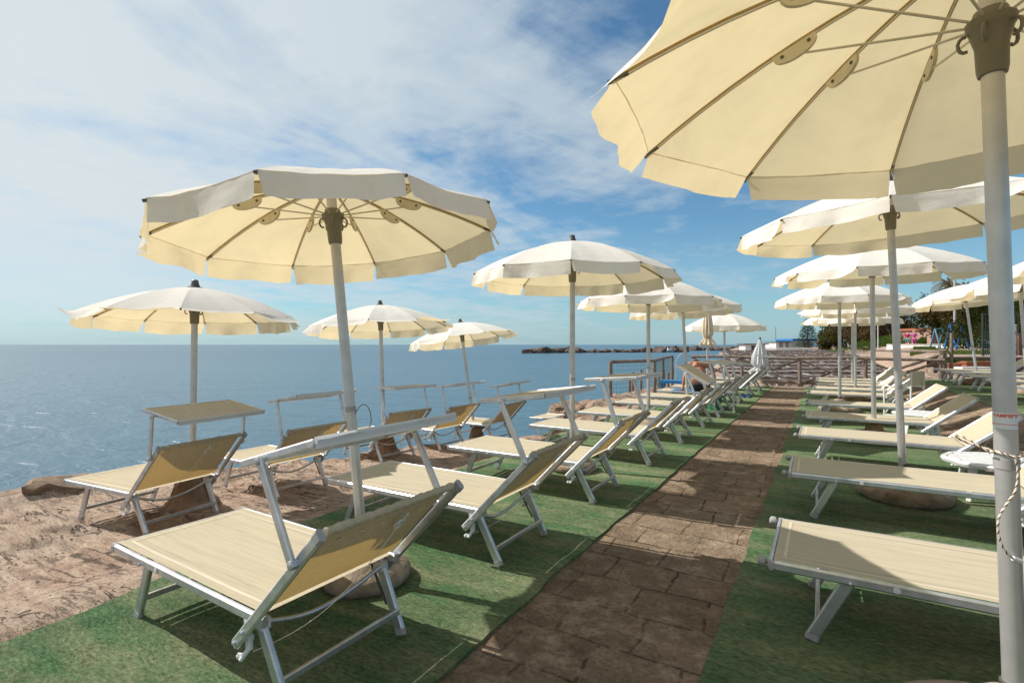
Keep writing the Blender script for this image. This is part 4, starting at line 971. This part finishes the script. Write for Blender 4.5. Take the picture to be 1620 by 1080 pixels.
b=MB(); b.bar((-.55,0,.12),(.55,0,.12),.4,.24,ch=.1); c=du(1538,19.9); o=b.build('crate','white_plastic'); o.location=(*c,gz(*c,False)+.1); o.rotation_euler=(0,0,YAW); tag(o,'white plastic trough in front of the long terracotta planter','trough')
# lattice fence
c=du(1590,23.3); z=gz(*c,False); r=empty('lattice_fence',(*c,z),YAW+rad(22),'dark lattice fence panel with posts above the low stone wall at right','fence')
for x in (-1.75,-.2,1.6): 
    b=MB(); b.bar((x,0,-.1),(x,0,1.9),.07,.07); b.build('post','dark_green_metal',r)
b=MB()
for k in range(-9,24):
    x=-1.75+k*.15
    for s in (1,-1):
        a,bb=(x,0.05),(x+s*1.0,1.05)
        # clip to panel
        x0,x1=-1.72,1.58; pts=[]
        for t in (0,1):
            pts.append([a[0]+(bb[0]-a[0])*t,a[1]+(bb[1]-a[1])*t])
        t0=max(0,min(1,((x0 if s>0 else x1)-a[0])/(bb[0]-a[0]))); t1=max(0,min(1,((x1 if s>0 else x0)-a[0])/(bb[0]-a[0])))
        if t1-t0>.05: b.bar((a[0]+s*t0,.02*s,.05+t0),(a[0]+s*t1,.02*s,.05+t1),.028,.012,up=(0,1,0))
b.build('lattice','dark_green_metal',r)
b=MB()
for k in range(14): b.bar((-1.75+k*.257,0,1.05),(-1.75+k*.257,0,1.88),.02,.02)
b.bar((-1.75,0,1.88),(1.6,0,1.88),.05,.05); b.bar((-1.75,0,1.05),(1.6,0,1.05),.05,.05); b.build('upper_bars','dark_green_metal',r)
# play frame
def play(px,d,w,h,label,mat):
    c=du(px,d); r=empty('play_frame',(*c,gz(*c,False)),YAW,label,'play frame')
    for x in (-w/2,w/2):
        for y in (-.6,.6):
            b=MB(); b.tube([(x+y*.1,y,0),(x,0,h)],.06,8); b.build('leg',mat,r)
    b=MB(); b.tube([(-w/2,0,h),(w/2,0,h)],.05,8); b.build('top_bar',mat,r)
    b=MB(); b.box((0,0,.5),(.45,.2,.05)); b.tube([(-.2,0,.5),(-.2,0,h)],.012,5); b.tube([(.2,0,.5),(.2,0,h)],.012,5); b.build('swing_seat','dark_cloth',r)
play(1513,39,.95,1.9,'blue swing frame on the promenade lawn under the big tree','roof_blue')
play(1486,43,.7,1.6,'pale blue climbing frame left of the swing under the big tree','sky_blue_paint')
# lamp post, thin masts
c=du(1511,42); z=gz(*c,False); r=empty('street_lamp',(*c,z),YAW,'tall pale street lamp rising above the parasols at right','street lamp')
ht=CAM_H+138/810*42-z; b=MB(); b.tube([(0,0,0),(0,0,ht*.5),(0,0,ht)],[.13,.10,.07],12); b.build('pole','pole_metal',r)
for s in (-1,1):
    b=MB(); b.bar((s*.05,0,ht),(s*.42,0,ht+.12),.22,.12); b.build('lamp_head','grey_plastic',r)
for px,d,yt,l in ((1389,80,488,'thin white flagpole in front of the distant white house'),(1460,60,478,'slender dark mast left of the big tree')):
    c=du(px,d); z=gz(*c,False); b=MB(); ht=CAM_H+(545-yt)/810*d-z; b.tube([(0,0,0),(0,0,ht)],[.07,.045],8); b.lathe([(.08,0),(.08,.06),(.0,.1)],8,(0,0,ht)); b.lathe([(.16,0),(.16,.12),(.07,.14)],8); o=b.build('flagpole','white_plastic' if d>70 else 'steel_dark'); o.location=(*c,z); tag(o,l,'pole')
c=du(1607,22.5); b=MB(); b.tube([(0,0,0),(0,0,1.35)],[.06,.05],8); b.lathe([(.07,0),(.04,.06)],8,(0,0,1.35)); o=b.build('garden_post','grey_wood'); o.location=(*c,gz(*c,False)); tag(o,'grey wooden post at the right edge in front of the lattice','post')
# boat by the breakwater
c=du(1061,185); r=empty('boat',(*c,SEA),YAW,'small white motor boat moored by the breakwater','boat')
b=MB(); b.grid(lambda s,t:Vector((-2.6+5.2*s,(t-.5)*2*(.85*math.sin(PI*min(1,.25+s*.75))**.6),.75+.25*s*s-(.9*math.sin(PI*t)**.5))),14,8); b.grid(lambda s,t:Vector((-2.6+5.2*s,(t-.5)*2*(.85*math.sin(PI*min(1,.25+s*.75))**.6),.74+.25*s*s)),14,2); b.build('hull','white_plastic',r)
b=MB(); b.box((-.3,0,1.1),(1.6,1.1,.8)); b.build('cabin','white_plastic',r); b=MB(); b.box((.52,0,1.3),(.06,.9,.4)); b.build('windscreen','dark_glass',r)
# ------------------------------------------------------------------ trees
def tree(px,d,wid,h,label,leaf,seed,n=5000,low=.28,group='trees along the promenade',ls=.16,trunk=.16):
    rn=random.Random(seed); c=du(px,d); z=gz(*c,False); r=empty('tree',(*c,z),rn.random()*6,label,'tree',group)
    b=MB(); b.tube([(0,0,-.2),(.05,0,h*.2),(.12,.05,h*.4),(.0,.1,h*.62)],[trunk*1.3,trunk,trunk*.75,trunk*.35],8)
    cl=[]
    for k in range(26):
        a=rn.random()*2*PI; q=rn.random()**.55; zz=h*(low+.1+(.86-low)*rn.random()); prof=math.sin(PI*min(1,max(.05,(zz/h-low+.12)/(1.02-low+.12))))**.6
        p=Vector((math.cos(a)*q*wid*.5*prof,math.sin(a)*q*wid*.5*prof,zz)); cl.append((p,wid*rn.uniform(.11,.2)))
    for p,rr in cl[:14]: b.tube([(.05,.02,h*.25),p*.5+Vector((0,0,h*.12)),p],[trunk*.5,trunk*.3,trunk*.1],5)
    b.build('trunk','bark',r)
    b=MB()
    for k in range(n):
        p,rr=rn.choice(cl); dv=Vector((rn.gauss(0,1),rn.gauss(0,1),rn.gauss(0,.8))); dv=dv.normalized()*rr*rn.random()**.35*1.25; q=p+dv
        a=Vector((rn.uniform(-1,1),rn.uniform(-1,1),rn.uniform(-.6,1))).normalized(); t=a.orthogonal().normalized(); s=ls*rn.uniform(.5,1.3)
        b.add([q-t*s*.45,q+a*s*1.3,q+t*s*.45],[(0,1,2)])
    b.build('crown',leaf,r)
tree(1312,112,5.5,5.0,'low brownish tree right of the conifer beyond the hut','leaf_tamarisk',1,5000,.05,ls=.28)
tree(1338,106,9,7.6,'broad olive brown tree between the conifer and the parasol poles','leaf_olive',2,8000,.06,ls=.3)
tree(1362,101,8,7.2,'bushy tree seen between two parasol poles of the right row','leaf_tamarisk',3,7000,.06,ls=.3)
tree(1408,96,9,7.4,'rounded tree behind the second right parasol pole','leaf_tamarisk',4,8000,.06,ls=.3)
tree(1430,100,5,4.5,'small tree left of the walkers','leaf_olive',14,4000,.05,ls=.28)
tree(1494,47,5.2,4.3,'big dark spreading tree right of the walkers, nearest its mass','leaf_olive',5,8000,.36,ls=.17,trunk=.24)
tree(1535,45,7,4.6,'big brown tinted tree behind the street lamp','leaf_tamarisk',6,9000,.40,ls=.17,trunk=.24)
tree(1580,43,7,3.9,'big brown tree behind the large right hand pole','leaf_tamarisk',7,9000,.33,ls=.17,trunk=.22)
tree(1625,39,7.5,4.2,'big dark tree cut by the right edge','leaf_olive',8,8000,.2,ls=.16,trunk=.22)
tree(1578,36,5,3.3,'dense low green tree behind the lattice','leaf_olive',9,6000,.08,ls=.14)
for i,(px,d,wd,h,l) in enumerate([(1330,92,5,1.9,'low green shrub under the far trees, left one'),(1372,88,5,1.9,'low green shrub under the far trees, beside the poles'),(1402,84,4,1.8,'low green shrub under the far trees, right one'),(1467,58,2,1.2,'round shrub beside the pink pillar'),(1530,41,3,2.0,'yellow green shrub right of the street lamp'),(1422,70,4,1.9,'dark shrub left of the walkers')]):
    rn=random.Random(i+50); c=du(px,d); r=empty('shrub',(*c,gz(*c,False)),0,l,'shrub','shrubs along the promenade')
    b=MB(); [b.tube([(0,0,-.1),(math.cos(k*1.3)*wd*.2,math.sin(k*1.3)*wd*.2,h*.6)],[.05,.02],5) for k in range(5)]; b.build('stem','bark',r); b=MB()
    for k in range(1800):
        a=rn.random()*2*PI; q=rn.random()**.5; zz=h*rn.random()*(1-.45*q*q); p=Vector((math.cos(a)*q*wd*.5,math.sin(a)*q*wd*.5,zz)); e=Vector((rn.uniform(-1,1),rn.uniform(-1,1),rn.uniform(-.3,1))).normalized(); t=e.orthogonal().normalized(); s=.14*rn.uniform(.6,1.3)
        b.add([p-t*s*.5,p+e*s*1.2,p+t*s*.5],[(0,1,2)])
    b.build('foliage','leaf_bush',r)
# conifer
d=118; c=du(1278,d); z=gz(*c,False); h=CAM_H+40/810*d-z; r=empty('conifer',(*c,z),0,'dark tiered conifer beside the blue roofed hut','tree'); b=MB(); b.tube([(0,0,0),(0,0,h)],[.2,.03],8); b.build('trunk','bark',r); b=MB(); rn=random.Random(3)
for lv in range(15):
    zz=h*(.16+.82*lv/14); rr=2.5*(1-lv/14.6)**.85+.15
    for k in range(9):
        a=2*PI*k/9+lv*.5+rn.uniform(-.2,.2); e=Vector((math.cos(a)*rr,math.sin(a)*rr,zz-.1*rr+.15*rr)); p=Vector((0,0,zz))
        for m in range(26):
            t=rn.random()**.7; q=p.lerp(e,t)+Vector((rn.gauss(0,.13),rn.gauss(0,.13),rn.gauss(0,.09))); dv=Vector((math.cos(a)+rn.uniform(-.8,.8),math.sin(a)+rn.uniform(-.8,.8),rn.uniform(-.5,.4))).normalized(); tt=dv.orthogonal().normalized()
            b.add([q-tt*.07,q+dv*.34,q+tt*.07],[(0,1,2)])
b.build('crown','leaf_conifer',r)
# palm
d=50; c=du(1502,d); z=gz(*c,False); h=CAM_H+97/810*d-z; r=empty('palm_tree',(*c,z),0,'palm with a dry drooping crown above the big trees','tree')
b=MB(); b.tube([(0,0,-.2),(.05,0,h*.5),(0,0,h)],[.28,.22,.2],10); b.build('trunk','bark',r); b=MB(); rn=random.Random(9)
for k in range(46):
    a=rn.random()*2*PI; el=rn.uniform(-1.2,.75); L=rn.uniform(1.5,2.4); p=Vector((0,0,h)); dr=Vector((math.cos(a)*math.cos(el),math.sin(a)*math.cos(el),math.sin(el)+.35)); sd2=Vector((-math.sin(a),math.cos(a),0))
    pts=[p+dr*L*t+Vector((0,0,-1.25*t*t)) for t in [i/9 for i in range(10)]]
    b.tube(pts,[.03-.0025*i for i in range(10)],4)
    for i in range(1,10):
        for s in (-1,1):
            for j in range(2):
                q=pts[i-1].lerp(pts[i],j*.5); e=q+sd2*s*.34*(1-.05*i)+Vector((0,0,-.26))+ (pts[i]-pts[i-1])*.7; b.add([q,q+(pts[i]-pts[i-1])*.3,e],[(0,1,2)])
b.build('fronds','leaf_palm',r)
# ------------------------------------------------------------------ world, sun, camera
SUN_EL=rad(42); toS=Vector((-.985,-.17,0)).normalized()
W=bpy.data.worlds.new('World'); sc.world=W; W.use_nodes=True; nt=W.node_tree; nt.nodes.clear()
sky=nt.nodes.new('ShaderNodeTexSky'); sky.sky_type='NISHITA'; sky.sun_disc=False; sky.sun_elevation=SUN_EL; sky.sun_rotation=math.atan2(toS.x,toS.y)
sky.air_density=1.0; sky.dust_density=.15; sky.ozone_density=2.0; sky.altitude=0
tc=nt.nodes.new('ShaderNodeTexCoord').outputs['Generated']
sep=nt.nodes.new('ShaderNodeSeparateXYZ'); nt.links.new(tc,sep.inputs[0]); X,Y,Z=sep.outputs
zz=math_(nt,'ADD',math_(nt,'MAXIMUM',Z,0.),.10)
cmb=nt.nodes.new('ShaderNodeCombineXYZ'); nt.links.new(math_(nt,'DIVIDE',X,zz),cmb.inputs[0]); nt.links.new(math_(nt,'DIVIDE',Y,zz),cmb.inputs[1])
pv=cmb.outputs[0]
n1=noise_(nt,mapping(nt,pv,(.55,.34,1),(0,0,rad(-20))),1.,8,.60,.35)
n2=noise_(nt,mapping(nt,pv,(1.3,.5,1),(0,0,rad(-62)),(3,1,0)),1.,7,.62,.6)
n3=noise_(nt,mapping(nt,pv,(2.6,3.4,1),(0,0,rad(25)),(7,3,0)),1.,5,.62,.2)
# coverage grows toward the sun side of the sky
az=math_(nt,'ADD',math_(nt,'MULTIPLY',X,-.80),math_(nt,'MULTIPLY',Y,-.60))
cov=math_(nt,'ADD',math_(nt,'MULTIPLY',az,.20),math_(nt,'MULTIPLY',Z,.14))
dens=math_(nt,'ADD',math_(nt,'ADD',math_(nt,'MULTIPLY',n1,.50),math_(nt,'MULTIPLY',n2,.52)),math_(nt,'MULTIPLY',n3,.30))
dens=math_(nt,'ADD',math_(nt,'ADD',dens,-.055),cov)
mask=ramp(nt,[(.53,0.),(.585,.30),(.655,.72),(.76,1.)]); nt.links.new(dens,mask.inputs[0])
ccol=ramp(nt,[(.0,(7.0,8.6,9.8)),(1.,(10.4,11.5,12.1))])
nt.links.new(math_(nt,'ADD',math_(nt,'MULTIPLY',az,.8),.55,True),ccol.inputs[0])
fade=ramp(nt,[(.0,.25),(.07,.75),(.2,1.)]); nt.links.new(Z,fade.inputs[0])
mk=math_(nt,'MULTIPLY',mask.outputs[0],fade.outputs[0])
skc=mixc(nt,sky.outputs[0],(1.15,1.62,1.72),1.,'MULTIPLY')
hz=ramp(nt,[(.0,.75),(.07,.40),(.22,0.)]); nt.links.new(Z,hz.inputs[0])
skc=mixc(nt,skc,(4.4,7.0,9.0),hz.outputs[0])
col=mixc(nt,skc,ccol.outputs[0],mk)
bg=nt.nodes.new('ShaderNodeBackground'); bg.inputs[1].default_value=.052; nt.links.new(col,bg.inputs[0])
wo=nt.nodes.new('ShaderNodeOutputWorld'); nt.links.new(bg.outputs[0],wo.inputs[0])
sl=bpy.data.lights.new('sun','SUN'); sl.energy=5.0; sl.angle=rad(.55); sl.color=(1,.955,.89); so=bpy.data.objects.new('sun',sl); COL.objects.link(so)
dv=Vector((toS.x*math.cos(SUN_EL),toS.y*math.cos(SUN_EL),math.sin(SUN_EL))); so.rotation_euler=dv.to_track_quat('Z','Y').to_euler(); so.location=(-10,0,20)
cd=bpy.data.cameras.new('camera'); cd.lens=18; cd.sensor_width=36; cd.clip_start=.05; cd.clip_end=60000
co=bpy.data.objects.new('camera',cd); COL.objects.link(co); co.location=(0,0,CAM_H); co.rotation_euler=(rad(90)+math.atan(5/810),0,YAW); sc.camera=co
sc.view_settings.view_transform='Standard'; sc.view_settings.look='None'; sc.view_settings.exposure=.36; sc.view_settings.gamma=1.
sc.cycles.max_bounces=8; sc.cycles.transparent_max_bounces=8
